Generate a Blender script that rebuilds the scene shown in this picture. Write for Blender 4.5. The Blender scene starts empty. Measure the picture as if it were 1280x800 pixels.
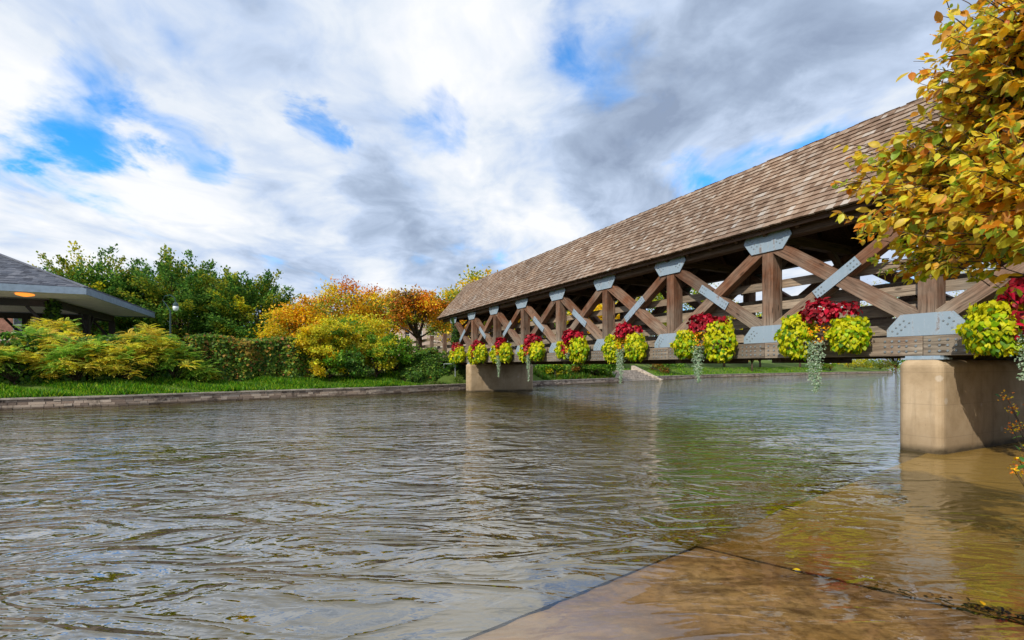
import bpy, math, random
import numpy as np
from mathutils import Vector, Matrix
random.seed(7); rng = np.random.default_rng(11)
S = bpy.context.scene
COL = S.collection
# ------------------------------------------------------------------ camera
F = 604.0; HX, HY = 640.0, 457.0; EYE = 1.65
cam = bpy.data.cameras.new('camera'); camo = bpy.data.objects.new('camera', cam); COL.objects.link(camo)
camo.location = (0, 0, EYE); camo.rotation_euler = (math.radians(90), 0, 0)
cam.sensor_width = 36; cam.lens = F / 1280 * 36; cam.shift_y = (HY - 400) / 1280; cam.clip_start = 0.05; cam.clip_end = 3000
S.camera = camo
S.view_settings.view_transform = 'Standard'; S.view_settings.look = 'None'; S.view_settings.gamma = 1
S.view_settings.exposure = 0.5
try: S.view_settings.use_curve_mapping = False
except Exception: pass
S.cycles.max_bounces = 6; S.cycles.transparent_max_bounces = 12; S.cycles.caustics_reflective = False; S.cycles.caustics_refractive = False
# ------------------------------------------------------------------ sun + sky
SUN_EL = math.radians(40); SH = Vector((-0.58, -0.81)).normalized()
sdir = Vector((SH.x * math.cos(SUN_EL), SH.y * math.cos(SUN_EL), math.sin(SUN_EL)))
sun = bpy.data.lights.new('sun', 'SUN'); suno = bpy.data.objects.new('sun', sun); COL.objects.link(suno)
sun.energy = 3.1; sun.angle = math.radians(0.7); sun.color = (1.0, 0.93, 0.80)
suno.rotation_euler = sdir.to_track_quat('Z', 'Y').to_euler(); suno.location = (-20, -20, 30)
W = bpy.data.worlds.new('World'); S.world = W; W.use_nodes = True
nt = W.node_tree; nt.nodes.clear()

class NB:
    """small node building helper"""
    def __init__(s, tree): s.t = tree; s.n = tree.nodes; s.l = tree.links
    def new(s, typ, **kw):
        nd = s.n.new(typ)
        for k, v in kw.items(): setattr(nd, k, v)
        return nd
    def put(s, sock, v):
        if isinstance(v, bpy.types.NodeSocket): s.l.new(v, sock)
        elif v is not None:
            if isinstance(v, (tuple, list)) and len(v) == 3 and sock.type == 'RGBA': v = (*v, 1)
            sock.default_value = v
    def math(s, op, a, b=None, c=None, clamp=False):
        nd = s.new('ShaderNodeMath', operation=op); nd.use_clamp = clamp
        s.put(nd.inputs[0], a); s.put(nd.inputs[1], b)
        if c is not None: s.put(nd.inputs[2], c)
        return nd.outputs[0]
    def vmath(s, op, a, b=None, out=0):
        nd = s.new('ShaderNodeVectorMath', operation=op); s.put(nd.inputs[0], a)
        if b is not None: s.put(nd.inputs[1], b)
        return nd.outputs[out]
    def mapr(s, v, a, b, c=0.0, d=1.0, smooth=False):
        nd = s.new('ShaderNodeMapRange'); nd.interpolation_type = 'SMOOTHSTEP' if smooth else 'LINEAR'
        s.put(nd.inputs[0], v)
        for i, x in zip((1, 2, 3, 4), (a, b, c, d)): s.put(nd.inputs[i], x)
        return nd.outputs[0]
    def mix(s, f, a, b, blend='MIX'):
        nd = s.new('ShaderNodeMix', data_type='RGBA', blend_type=blend); s.put(nd.inputs[0], f); s.put(nd.inputs[6], a); s.put(nd.inputs[7], b)
        return nd.outputs[2]
    def noise(s, vec, scale, detail=4, rough=.5, dist=0, out=0):
        nd = s.new('ShaderNodeTexNoise'); s.put(nd.inputs['Vector'], vec); s.put(nd.inputs['Scale'], scale)
        s.put(nd.inputs['Detail'], detail); s.put(nd.inputs['Roughness'], rough); s.put(nd.inputs['Distortion'], dist)
        return nd.outputs[out]
    def mapping(s, vec, scale=(1, 1, 1), rot=(0, 0, 0), loc=(0, 0, 0)):
        nd = s.new('ShaderNodeMapping'); s.put(nd.inputs[0], vec); nd.inputs[1].default_value = loc
        nd.inputs[2].default_value = rot; nd.inputs[3].default_value = scale
        return nd.outputs[0]
    def ramp(s, f, stops):
        nd = s.new('ShaderNodeValToRGB'); s.put(nd.inputs[0], f); e = nd.color_ramp.elements
        while len(e) < len(stops): e.new(.5)
        for el, (p, c) in zip(e, stops): el.position = p; el.color = (*c, 1)
        return nd.outputs[0]

b = NB(nt)
D = b.new('ShaderNodeTexCoord').outputs['Generated']
sep = b.new('ShaderNodeSeparateXYZ'); b.put(sep.inputs[0], D)
zc = b.math('ADD', b.math('MAXIMUM', sep.outputs[2], 0.0), 0.12)
cmb = b.new('ShaderNodeCombineXYZ'); b.put(cmb.inputs[0], b.math('DIVIDE', sep.outputs[0], zc)); b.put(cmb.inputs[1], b.math('DIVIDE', sep.outputs[1], zc))
P = cmb.outputs[0]
Dw = b.vmath('NORMALIZE', b.vmath('ADD', D, b.vmath('MULTIPLY', b.vmath('SUBTRACT', b.noise(b.mapping(D, (1, 1, 1.6)), 5.5, 6, .62, .3, out=1), (.5, .5, .5)), (.26, .26, .22))))
def pdir(x, y): return tuple(Vector((x - HX, F, HY - y)).normalized())
def blob(x, y, r, amp):       # a soft round patch of sky around a fixed compass direction, r in degrees
    d = b.vmath('DOT_PRODUCT', Dw, pdir(x, y), out=1)
    m = b.mapr(d, math.cos(math.radians(r)), 1.0, 0.0, amp, True)
    return m
def add(lst):
    v = lst[0]
    for k in lst[1:]: v = b.math('ADD', v, k)
    return v
warp = b.noise(b.mapping(P, (1, 1, 1), loc=(3.1, 1.7, 0)), .9, 3, .5, out=1)
Pw = b.vmath('ADD', P, b.vmath('MULTIPLY', b.vmath('SUBTRACT', warp, (.5, .5, .5)), (.8, .8, 0)))
n1 = b.noise(b.mapping(Pw, (1.0, .55, 1), rot=(0, 0, math.radians(-38)), loc=(1.3, 5.2, 0)), 1.75, 8, .55, .1)
n2 = b.noise(b.mapping(Pw, (1.0, .6, 1), rot=(0, 0, math.radians(-38)), loc=(7.3, 2.2, 0)), 1.5, 6, .55, .2)
n3 = b.noise(b.mapping(Pw, (1.0, .8, 1), loc=(2.3, 9.2, 0)), 5.2, 5, .55, .15)
gaps = add([blob(108, 140, 6.5, .22), blob(130, 190, 4.5, .08), blob(20, 245, 3.5, .08), blob(180, 45, 7, .06), blob(395, 163, 3.4, .17), blob(375, 148, 3, .10), blob(425, 180, 3, .10), blob(243, 190, 4, .14), blob(300, 185, 3.5, .10),
            blob(548, 143, 4, .09), blob(700, 92, 7, .03), blob(760, 70, 5, .07), blob(600, 130, 6, .05), blob(905, 205, 6, .14), blob(985, 165, 4, .08), blob(1040, 195, 5, .12), blob(850, 225, 4, .10),
            blob(440, 220, 3, .09), blob(790, 240, 3, .05), blob(760, 0, 6, .05)])
cov = b.math('SUBTRACT', b.math('ADD', n1, .155), gaps)
mask = b.mapr(cov, .35, .60, 0, 1, True)
shade = add([b.mapr(n2, 0, 1, .08, .92), b.mapr(n1, .3, .7, -.20, .20), b.mapr(n3, .3, .7, -.15, .15), .085,
             blob(590, 60, 13, .17), blob(480, 90, 10, .06), blob(120, 60, 14, .05), blob(20, 140, 8, .20), blob(200, 210, 8, .18), blob(350, 225, 8, .14), blob(60, 290, 10, .14), blob(230, 280, 9, .12), blob(980, 180, 7, .22), blob(860, 195, 6, .20), blob(1090, 125, 9, .24), blob(660, 260, 8, .18), blob(560, 215, 6, .16), blob(610, 300, 8, .12), blob(690, 290, 6, .12),
             blob(800, 190, 13, -.18), blob(930, 90, 16, -.18), blob(1060, 40, 14, -.20), blob(640, 220, 6, -.12), blob(430, 265, 10, -.07), blob(520, 260, 9, -.12), blob(300, 20, 9, -.06), blob(560, 335, 8, -.12), blob(420, 325, 8, -.06)])
shade = b.math('ADD', shade, b.mapr(mask, 1.0, .4, 0, .10))
ccol = b.ramp(shade, [(.12, (.21, .265, .37)), (.34, (.30, .37, .49)), (.54, (.42, .50, .64)), (.74, (.57, .615, .68)), (.97, (.70, .71, .735))])
sky = b.new('ShaderNodeTexSky', sky_type='NISHITA'); sky.sun_disc = False
sky.sun_elevation = SUN_EL; sky.sun_rotation = math.atan2(SH.x, SH.y); sky.altitude = 200; sky.air_density = 1.0; sky.dust_density = .4; sky.ozone_density = 3.0
blue = b.mix(1.0, sky.outputs[0], (.30, 1.35, 2.0), 'MULTIPLY')
cl = b.mix(1.0, ccol, (10, 10, 10), 'MULTIPLY')
bg = b.new('ShaderNodeBackground'); b.put(bg.inputs[0], b.mix(mask, blue, cl)); bg.inputs[1].default_value = .1
wo = b.new('ShaderNodeOutputWorld'); b.l.new(bg.outputs[0], wo.inputs[0])

# ------------------------------------------------------------------ helpers
def lin(r, g, bl): return tuple(((c / 255) ** 2.2) for c in (r, g, bl))
def norm(a): return a / np.maximum(np.linalg.norm(a, axis=-1, keepdims=True), 1e-9)
def px(x, y, z=0.0):          # point of height z seen at pixel x, y of the 1280 photograph (used once, to survey the place)
    Y = F * (EYE - z) / (y - HY); return Vector(((x - HX) / F * Y, Y, z))
def at(x, Y, z=0.0): return Vector(((x - HX) / F * Y, Y, z))
def tag(o, label=None, cat=None, group=None, kind=None):
    for k, v in (('label', label), ('category', cat), ('group', group), ('kind', kind)):
        if v: o[k] = v
    return o
def empty(name, loc=(0, 0, 0), rz=0, label=None, cat=None, group=None):
    o = bpy.data.objects.new(name, None); COL.objects.link(o); o.location = loc; o.rotation_euler = (0, 0, rz); o.empty_display_size = .2
    return tag(o, label, cat, group)
def inst(name, me, parent=None, loc=(0, 0, 0), rot=(0, 0, 0), scale=(1, 1, 1)):
    o = bpy.data.objects.new(name, me); COL.objects.link(o)
    if parent: o.parent = parent
    o.location = loc; o.rotation_euler = rot; o.scale = scale
    return o

class MB:
    """collects boxes, prisms and tubes (with grain coordinates and a tint) into one mesh"""
    def __init__(s): s.v = []; s.f = []; s.g = []; s.c = []
    def raw(s, vs, fs, gs=None, tint=None):
        o = len(s.v); s.v += [tuple(v) for v in vs]; s.f += [tuple(i + o for i in f) for f in fs]
        s.g += [tuple(g) for g in (gs or vs)]; s.c += [random.random() if tint is None else tint] * len(vs)
    def box(s, c, a, bb, cc, ha, hb, hc, tint=None):
        c, a, bb, cc = Vector(c), Vector(a), Vector(bb), Vector(cc); off = Vector((random.uniform(0, 50), random.uniform(0, 50), random.uniform(0, 50)))
        vs = []; gs = []
        for i in (-1, 1):
            for j in (-1, 1):
                for k in (-1, 1):
                    vs.append(c + a * (i * ha) + bb * (j * hb) + cc * (k * hc)); gs.append(off + Vector((i * ha, j * hb, k * hc)))
        fs = [(0, 1, 3, 2), (4, 6, 7, 5), (0, 4, 5, 1), (2, 3, 7, 6), (0, 2, 6, 4), (1, 5, 7, 3)]
        if a.cross(bb).dot(cc) < 0: fs = [f[::-1] for f in fs]
        s.raw(vs, fs, gs, tint)
    def abox(s, x0, x1, y0, y1, z0, z1, tint=None, grain='x'):
        c = ((x0 + x1) / 2, (y0 + y1) / 2, (z0 + z1) / 2); h = (abs(x1 - x0) / 2, abs(y1 - y0) / 2, abs(z1 - z0) / 2); ax = [(1, 0, 0), (0, 1, 0), (0, 0, 1)]
        o = {'x': (0, 1, 2), 'y': (1, 2, 0), 'z': (2, 0, 1)}[grain]
        s.box(c, ax[o[0]], ax[o[1]], ax[o[2]], h[o[0]], h[o[1]], h[o[2]], tint)
    def beam(s, p, q, w, h, up=(0, 0, 1), tint=None):     # w across, h along up
        p, q = Vector(p), Vector(q); a = (q - p); L = a.length; a.normalize(); up = Vector(up); r = a.cross(up).normalized(); u = r.cross(a).normalized()
        s.box((p + q) / 2, a, r, u, L / 2, w / 2, h / 2, tint)
    def prism(s, pts, ax, d0, d1, tint=None):            # polygon given as 3D points extruded along ax from d0 to d1
        ax = Vector(ax); n = len(pts); vs = [Vector(p) + ax * d0 for p in pts] + [Vector(p) + ax * d1 for p in pts]
        fs = [tuple(range(n))[::-1], tuple(range(n, 2 * n))] + [(i, (i + 1) % n, n + (i + 1) % n, n + i) for i in range(n)]
        s.raw(vs, fs, None, tint)
    def tube(s, pts, rad, k=6, tint=None, cap=True):
        pts = [Vector(p) for p in pts]; rings = []; o = len(s.v); n = len(pts); t = random.random() if tint is None else tint; L = 0
        ref = Vector((0.31, .2, 1)).normalized()
        for i, p in enumerate(pts):
            d = (pts[min(i + 1, n - 1)] - pts[max(i - 1, 0)]).normalized(); x = d.cross(ref)
            if x.length < .1: x = d.cross(Vector((1, 0, 0)))
            x.normalize(); y = d.cross(x); r = rad[i] if hasattr(rad, '__len__') else rad
            if i: L += (p - pts[i - 1]).length
            for j in range(k):
                a = 2 * math.pi * j / k; s.v.append(tuple(p + x * (r * math.cos(a)) + y * (r * math.sin(a)))); s.g.append((L, r * math.cos(a), r * math.sin(a))); s.c.append(t)
        for i in range(n - 1):
            for j in range(k): s.f.append((o + i * k + j, o + i * k + (j + 1) % k, o + (i + 1) * k + (j + 1) % k, o + (i + 1) * k + j))
        if cap: s.f.append(tuple(o + j for j in range(k))[::-1]); s.f.append(tuple(o + (n - 1) * k + j for j in range(k)))
    def mesh(s, name, mat, smooth=False, bevel=0):
        me = bpy.data.meshes.new(name); me.from_pydata(s.v, [], s.f); me.materials.append(mat)
        if s.v:
            a = me.attributes.new('gc', 'FLOAT_VECTOR', 'POINT'); a.data.foreach_set('vector', np.array(s.g, dtype=np.float32).ravel())
            a = me.attributes.new('tint', 'FLOAT', 'POINT'); a.data.foreach_set('value', np.array(s.c, dtype=np.float32))
        if smooth: me.polygons.foreach_set('use_smooth', [True] * len(me.polygons))
        return me
    def build(s, name, mat, parent=None, kind=None, smooth=False, bevel=0):
        o = inst(name, s.mesh(name, mat, smooth), parent)
        if bevel:
            md = o.modifiers.new('bevel', 'BEVEL'); md.width = bevel; md.segments = 2; md.limit_method = 'ANGLE'
        if kind: o['kind'] = kind
        return o

# leaf templates: (verts, tris); x = along the leaf, y = across, z = normal
T_QUAD = (np.array([(0, 0, 0), (.5, .34, .08), (1, 0, 0), (.5, -.34, .08)]), np.array([(0, 2, 1), (0, 3, 2)]))
T_OVATE = (np.array([(0, 0, 0), (.22, .20, .05), (.58, .27, .05), (1, 0, -.10), (.58, -.27, .05), (.22, -.20, .05), (.55, 0, 0)]),
           np.array([(0, 6, 1), (1, 6, 2), (2, 6, 3), (3, 6, 4), (4, 6, 5), (5, 6, 0)]))
T_HEART = (np.array([(0, 0, 0), (-.12, .28, .04), (.25, .46, .02), (.62, .30, -.04), (1, 0, -.18), (.62, -.30, -.04), (.25, -.46, .02), (-.12, -.28, .04), (.45, 0, .04)]),
           np.array([(0, 8, 1), (1, 8, 2), (2, 8, 3), (3, 8, 4), (4, 8, 5), (5, 8, 6), (6, 8, 7), (7, 8, 0)]))
T_BLADE = (np.array([(0, -.05, 0), (0, .05, 0), (.6, .035, .05), (1, 0, .22)]), np.array([(0, 1, 2), (0, 2, 3)]))
def _pinnate():
    v = []; t = []
    for i in range(7):
        x = .12 + i * .13; dz = -.35 * x * x; ln = .26 * (1 - .5 * abs(i - 2.5) / 4)
        for sgn in (-1, 1):
            o = len(v); v += [(x, 0, dz), (x + .07, sgn * ln * .55, dz + .0), (x + .13, sgn * ln, dz - .06), (x - .02, sgn * ln * .5, dz - .02)]
            t += [(o, o + 1, o + 2), (o, o + 2, o + 3)]
    o = len(v); v += [(.95, 0, -.32), (1.05, .04, -.38), (1.18, 0, -.48), (1.05, -.04, -.38)]; t += [(o, o + 1, o + 2), (o, o + 2, o + 3)]
    o = len(v); v += [(0, -.006, 0), (0, .006, 0), (1, 0, -.34)]; t += [(o, o + 1, o + 2)]
    return np.array(v), np.array(t)
T_PINN = _pinnate()
def frame(A, N):
    A = norm(A); Bv = norm(np.cross(N, A)); C = np.cross(A, Bv); return A, Bv, C
class Cloud:
    def __init__(s): s.V = []; s.T = []; s.C = []; s.n = 0
    def add(s, tpl, Pp, A, N, Sz, Cc):
        tv, tt = tpl; A, Bv, C = frame(np.asarray(A, float), np.asarray(N, float)); Sz = np.broadcast_to(np.asarray(Sz, float).reshape(-1, 1, 1), (len(Pp), 1, 1))
        v = np.asarray(Pp)[:, None, :] + Sz * (tv[None, :, 0:1] * A[:, None, :] + tv[None, :, 1:2] * Bv[:, None, :] + tv[None, :, 2:3] * C[:, None, :])
        n, k = v.shape[0], v.shape[1]
        s.V.append(v.reshape(-1, 3)); s.T.append((tt[None] + (np.arange(n) * k)[:, None, None]).reshape(-1, 3) + s.n); s.C.append(np.repeat(np.asarray(Cc), k, axis=0)); s.n += n * k
    def mesh(s, name, mat):
        V = np.concatenate(s.V).astype(np.float32); T = np.concatenate(s.T).astype(np.int32); C = np.concatenate(s.C); me = bpy.data.meshes.new(name)
        me.vertices.add(len(V)); me.vertices.foreach_set('co', V.ravel()); me.loops.add(T.size); me.loops.foreach_set('vertex_index', T.ravel())
        me.polygons.add(len(T)); me.polygons.foreach_set('loop_start', np.arange(0, T.size, 3, dtype=np.int32))
        me.update(calc_edges=True)
        a = me.color_attributes.new('Col', 'FLOAT_COLOR', 'POINT'); cc = np.ones((len(V), 4), np.float32); cc[:, :3] = C; a.data.foreach_set('color', cc.ravel())
        me.materials.append(mat); return me
    def build(s, name, mat, parent=None, kind=None):
        o = inst(name, s.mesh(name, mat), parent)
        if kind: o['kind'] = kind
        return o
def pick(pal, n, var=.18, w=None):
    pal = np.array(pal, float); i = rng.choice(len(pal), n, p=w); c = pal[i]
    return np.clip(c * (1 + rng.normal(0, var, (n, 1))) * (1 + rng.normal(0, var * .3, (n, 3))), .004, .9)
def rdir(n): return norm(rng.normal(size=(n, 3)))

# ------------------------------------------------------------------ materials
def new_mat(name):
    m = bpy.data.materials.new(name); m.use_nodes = True; m.node_tree.nodes.clear(); nb = NB(m.node_tree)
    out = nb.new('ShaderNodeOutputMaterial'); pr = nb.new('ShaderNodeBsdfPrincipled'); nb.l.new(pr.outputs[0], out.inputs[0]); nb.out = out; nb.pr = pr
    return m, nb
def setp(nb, col=None, rough=None, spec=None, bump=None, bs=.3, bd=.02):
    if col is not None: nb.put(nb.pr.inputs['Base Color'], col)
    if rough is not None: nb.put(nb.pr.inputs['Roughness'], rough)
    if spec is not None: nb.put(nb.pr.inputs['Specular IOR Level'], spec)
    if bump is not None:
        bp = nb.new('ShaderNodeBump'); nb.put(bp.inputs['Height'], bump); bp.inputs['Strength'].default_value = bs; bp.inputs['Distance'].default_value = bd
        nb.l.new(bp.outputs[0], nb.pr.inputs['Normal'])
def attr(nb, name, out='Vector'): nd = nb.new('ShaderNodeAttribute', attribute_name=name); return nd.outputs[out]
def tintrand(nb):
    return nb.math('FRACT', nb.math('ADD', attr(nb, 'tint', 'Fac'), nb.new('ShaderNodeObjectInfo').outputs['Random']))
def pos(nb): return nb.new('ShaderNodeNewGeometry').outputs['Position']
M = {}
def wood(name, fresh, grey, z0=2.0, z1=4.4, base=0.5, rough=.85):
    m, nb = new_mat(name); g = attr(nb, 'gc'); tr = tintrand(nb)
    gr = nb.noise(nb.mapping(g, (1.0, 16, 16)), 1.6, 6, .65, .6); gr2 = nb.noise(nb.mapping(g, (.35, 45, 45)), 1.3, 4, .6); big = nb.noise(g, 1.4, 4, .6)
    sx = nb.new('ShaderNodeSeparateXYZ'); nb.put(sx.inputs[0], pos(nb))
    wz = nb.mapr(sx.outputs[2], z0, z1, base + .38, base - .35); wz = nb.math('ADD', wz, nb.mapr(big, .3, .7, -.35, .35), clamp=True)
    c = nb.mix(wz, nb.ramp(gr, [(.28, tuple(x * .26 for x in fresh)), (.5, fresh), (.72, tuple(x * 1.6 for x in fresh))]),
               nb.ramp(gr, [(.28, tuple(x * .30 for x in grey)), (.5, grey), (.72, tuple(min(1, x * 1.45) for x in grey))]))
    c = nb.mix(nb.mapr(gr2, .62, .7), c, tuple(x * .3 for x in fresh))
    kn = nb.new('ShaderNodeTexVoronoi'); nb.put(kn.inputs['Vector'], nb.mapping(g, (1.6, 5, 5))); kn.inputs['Scale'].default_value = 1.0
    c = nb.mix(nb.mapr(kn.outputs['Distance'], .10, .16, .75, 0), c, (.035, .022, .014))
    c = nb.mix(1.0, c, nb.ramp(tr, [(0, (.70, .70, .70)), (1, (1.18, 1.14, 1.1))]), 'MULTIPLY')
    setp(nb, c, rough, .25, nb.math('ADD', gr, nb.math('MULTIPLY', gr2, .6)), .5, .012); return m
M['timber'] = wood('weathered_timber', (.155, .066, .034), (.25, .212, .170), 1.9, 3.9, .60)
M['rail'] = wood('rail_timber', (.21, .14, .09), (.30, .25, .195), base=.7)
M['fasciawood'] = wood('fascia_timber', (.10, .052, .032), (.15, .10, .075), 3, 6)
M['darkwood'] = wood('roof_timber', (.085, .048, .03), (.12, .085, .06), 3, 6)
def shingle_mat(name, stops):
    m, nb = new_mat(name); g = attr(nb, 'gc'); tr = tintrand(nb)
    c = nb.ramp(tr, stops); gr = nb.noise(nb.mapping(g, (6, 60, 20)), 1, 4, .6); big = nb.noise(pos(nb), .45, 4, .6)
    c = nb.mix(1.0, c, nb.ramp(gr, [(.3, (.66, .63, .61)), (.7, (1.15, 1.15, 1.15))]), 'MULTIPLY')
    c = nb.mix(1.0, c, nb.ramp(big, [(.3, (.74, .75, .77)), (.7, (1.14, 1.1, 1.05))]), 'MULTIPLY')
    setp(nb, c, .9, .15, gr, .4, .006); return m
M['shingle'] = shingle_mat('cedar_shingle', [(0, (.17, .115, .082)), (.25, (.25, .172, .125)), (.55, (.305, .22, .165)), (.8, (.35, .27, .21)), (.95, (.38, .32, .27)), (1, (.47, .43, .39))])
M['asphalt_shingle'] = shingle_mat('slate_grey_shingle', [(0, (.055, .062, .082)), (.5, (.10, .115, .15)), (1, (.17, .185, .225))])
def simple(name, c, rough=.6, spec=.4, var=.12, scale=6, metallic=0, streak=False, bump=.1):
    m, nb = new_mat(name); p = pos(nb); n = nb.noise(nb.mapping(p, (1, 1, .25)) if streak else p, scale, 5, .6)
    cc = nb.mix(1.0, c, nb.ramp(n, [(.3, (1 - var * 2,) * 3), (.7, (1 + var,) * 3)]), 'MULTIPLY')
    setp(nb, cc, rough, spec, n, bump, .01); nb.pr.inputs['Metallic'].default_value = metallic; return m
m, nb = new_mat('blue_grey_steel'); p = pos(nb); n = nb.noise(nb.mapping(p, (1, 1, .18)), 9, 5, .65); n2 = nb.noise(p, 2.2, 4, .6); n3 = nb.noise(p, 30, 3, .6)
c = nb.mix(nb.mapr(n, .50, .78), (.27, .345, .42), (.38, .45, .52)); c = nb.mix(nb.mapr(n2, .56, .75), c, (.20, .28, .34)); c = nb.mix(nb.mapr(nb.math('ADD', n, nb.math('MULTIPLY', n3, .4)), .78, .92, 0, .8), c, (.17, .10, .065))
setp(nb, c, .5, .4, n3, .08, .004); M['steel'] = m
M['bolt'] = simple('galvanised_bolt', (.27, .30, .32), .42, .5, .25, 20, .35)
m, nb = new_mat('tan_concrete'); p = pos(nb); n = nb.noise(p, 2.0, 6, .62); st = nb.noise(nb.mapping(p, (1, 1, .12)), 5, 5, .6); fn = nb.noise(p, 34, 4, .6); sx = nb.new('ShaderNodeSeparateXYZ'); nb.put(sx.inputs[0], p)
c = nb.ramp(n, [(.3, (.33, .235, .135)), (.5, (.45, .33, .205)), (.72, (.54, .41, .27))]); c = nb.mix(nb.mapr(st, .54, .74, 0, .38), c, (.15, .105, .06))
sy = nb.math('FRACT', nb.math('MULTIPLY', sx.outputs[2], 1.64)); c = nb.mix(nb.mapr(nb.math('ABSOLUTE', nb.math('SUBTRACT', sy, .5)), .0, .012, .45, 0), c, (.16, .12, .08))
wet = nb.math('ADD', nb.mapr(sx.outputs[2], .02, .16, 1, 0), nb.mapr(sx.outputs[2], .1, .75, .35, 0)); c = nb.mix(nb.math('MULTIPLY', nb.math('ADD', nb.mapr(n, .35, .65, .6, 1.0), 0), wet, clamp=True), c, (.075, .055, .03))
c = nb.mix(nb.mapr(fn, .66, .74, 0, .5), c, (.08, .06, .045))
vo = nb.new('ShaderNodeTexVoronoi'); nb.put(vo.inputs['Vector'], p); vo.inputs['Scale'].default_value = 1.7; c = nb.mix(nb.math('MULTIPLY', nb.mapr(nb.math('ADD', vo.outputs['Distance'], nb.math('MULTIPLY', fn, .08)), .12, .16, 1, 0), .35), c, (.68, .62, .54))
setp(nb, c, .85, .3, nb.math('ADD', fn, n), .35, .012); M['concrete'] = m
# wall stone
m, nb = new_mat('bank_stone'); p = pos(nb); tr = tintrand(nb); n = nb.noise(p, 7, 5, .65); n2 = nb.noise(p, 1.1, 3, .6); sx = nb.new('ShaderNodeSeparateXYZ'); nb.put(sx.inputs[0], p)
c = nb.ramp(tr, [(0, (.20, .15, .12)), (.25, (.36, .27, .21)), (.6, (.46, .36, .28)), (.9, (.56, .46, .37))]); c = nb.mix(nb.math('MULTIPLY', nb.mapr(n2, .5, .68), nb.mapr(n, .35, .6)), c, (.03, .025, .022))
c = nb.mix(nb.mapr(sx.outputs[2], .01, .12, .8, 0), c, (.045, .03, .018)); setp(nb, c, .9, .2, n, .5, .02); M['stone'] = m
M['cap'] = simple('cap_stone', (.43, .37, .31), .9, .2, .25, 3)
# ground
m, nb = new_mat('ground_cover'); p = pos(nb); n = nb.noise(p, .5, 6, .65); f = nb.noise(p, 9, 5, .7); sx = nb.new('ShaderNodeSeparateXYZ'); nb.put(sx.inputs[0], p)
c = nb.ramp(nb.math('ADD', nb.math('MULTIPLY', n, .6), nb.math('MULTIPLY', f, .4)), [(.3, (.055, .080, .018)), (.5, (.10, .155, .03)), (.7, (.19, .235, .06))])
c = nb.mix(nb.mapr(sx.outputs[2], .0, .25, 1, 0), c, (.12, .08, .035)); setp(nb, c, .95, .1, f, .6, .05); M['ground'] = m
M['soil'] = simple('brown_soil', (.13, .08, .045), .95, .1, .3, 5, bump=.5)
# ramp slab
m, nb = new_mat('silted_concrete'); p = pos(nb); n = nb.noise(p, .9, 6, .65, .6); f = nb.noise(p, 14, 6, .7); sp = nb.noise(p, 60, 3, .6); w = nb.noise(nb.mapping(p, (.6, 2.2, 1), rot=(0, 0, .9)), 1.1, 6, .7, 1.2)
c = nb.ramp(n, [(.30, (.17, .088, .027)), (.5, (.35, .205, .072)), (.70, (.52, .35, .16))]); c = nb.mix(nb.mapr(w, .45, .62, 0, .9), c, (.075, .034, .009))
c = nb.mix(nb.mapr(f, .45, .66, 0, .75), c, (.07, .032, .008)); c = nb.mix(nb.mapr(sp, .62, .72, 0, .5), c, (.55, .42, .22))
sx = nb.new('ShaderNodeSeparateXYZ'); nb.put(sx.inputs[0], p)
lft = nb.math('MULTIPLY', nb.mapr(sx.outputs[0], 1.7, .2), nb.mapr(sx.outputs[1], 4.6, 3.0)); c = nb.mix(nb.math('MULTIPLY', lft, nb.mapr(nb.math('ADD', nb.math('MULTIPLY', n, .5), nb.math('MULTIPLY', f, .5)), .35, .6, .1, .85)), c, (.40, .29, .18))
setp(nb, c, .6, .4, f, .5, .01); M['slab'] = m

def leafmat(name, trans=.35, rough=.5, spec=.3):
    m, nb = new_mat(name); c = attr(nb, 'Col', 'Color'); rnd = nb.new('ShaderNodeObjectInfo').outputs['Random']
    n = nb.noise(pos(nb), 25, 2, .5); c2 = nb.mix(1.0, c, nb.ramp(n, [(.3, (.82, .80, .75)), (.7, (1.1, 1.1, 1.1))]), 'MULTIPLY')
    setp(nb, c2, rough, spec); tl = nb.new('ShaderNodeBsdfTranslucent'); nb.put(tl.inputs[0], c2); mx = nb.new('ShaderNodeMixShader'); mx.inputs[0].default_value = trans
    nb.l.new(nb.pr.outputs[0], mx.inputs[1]); nb.l.new(tl.outputs[0], mx.inputs[2]); nb.l.new(mx.outputs[0], nb.out.inputs[0]); return m
M['leaf'] = leafmat('foliage', .5); M['petal'] = leafmat('petal', .25); M['nearleaf'] = leafmat('autumn_leaf', .6, .42, .35)
M['bark'] = simple('bark', (.10, .07, .05), .95, .1, .3, 9, bump=.6)
M['core'] = simple('dark_twigs', (.02, .025, .01), 1, 0, .3, 6)

# water: clear over the shallow slab, murky over depth, mirror by angle; ripples as relief
e1 = Vector((.795, .606)).normalized(); nE = Vector((-e1.y, e1.x)); BP = Vector((1.69, 4.43)); jd = Vector((.77, -.64)).normalized(); jn = Vector((-jd.y, jd.x))
m, nb = new_mat('river_water'); nb.n.remove(nb.pr); p = pos(nb)
def wv(sc, rot, scale, det, ro, di=0): return nb.noise(nb.mapping(p, sc, rot=(0, 0, math.radians(rot)), loc=(random.uniform(0, 9), random.uniform(0, 9), 0)), scale, det, ro, di)
amp = nb.noise(p, .16, 3, .5)
w1 = wv((.50, 1, 1), -10, 2.5, 3, .5, .7); wr = wv((.42, 1, 1), -22, 1.7, 3, .5, 1.0); w2 = wv((.55, 1, 1), -30, 6.0, 3, .55, .6); w3 = wv((.6, 1, 1), -10, 16, 2, .5, .4); w0 = wv((.6, 1, 1), -15, .55, 2, .5, .5)
def ridge(w): return nb.math('SUBTRACT', 1.0, nb.math('ABSOLUTE', nb.math('MULTIPLY_ADD', w, 2.0, -1.0)))
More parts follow.
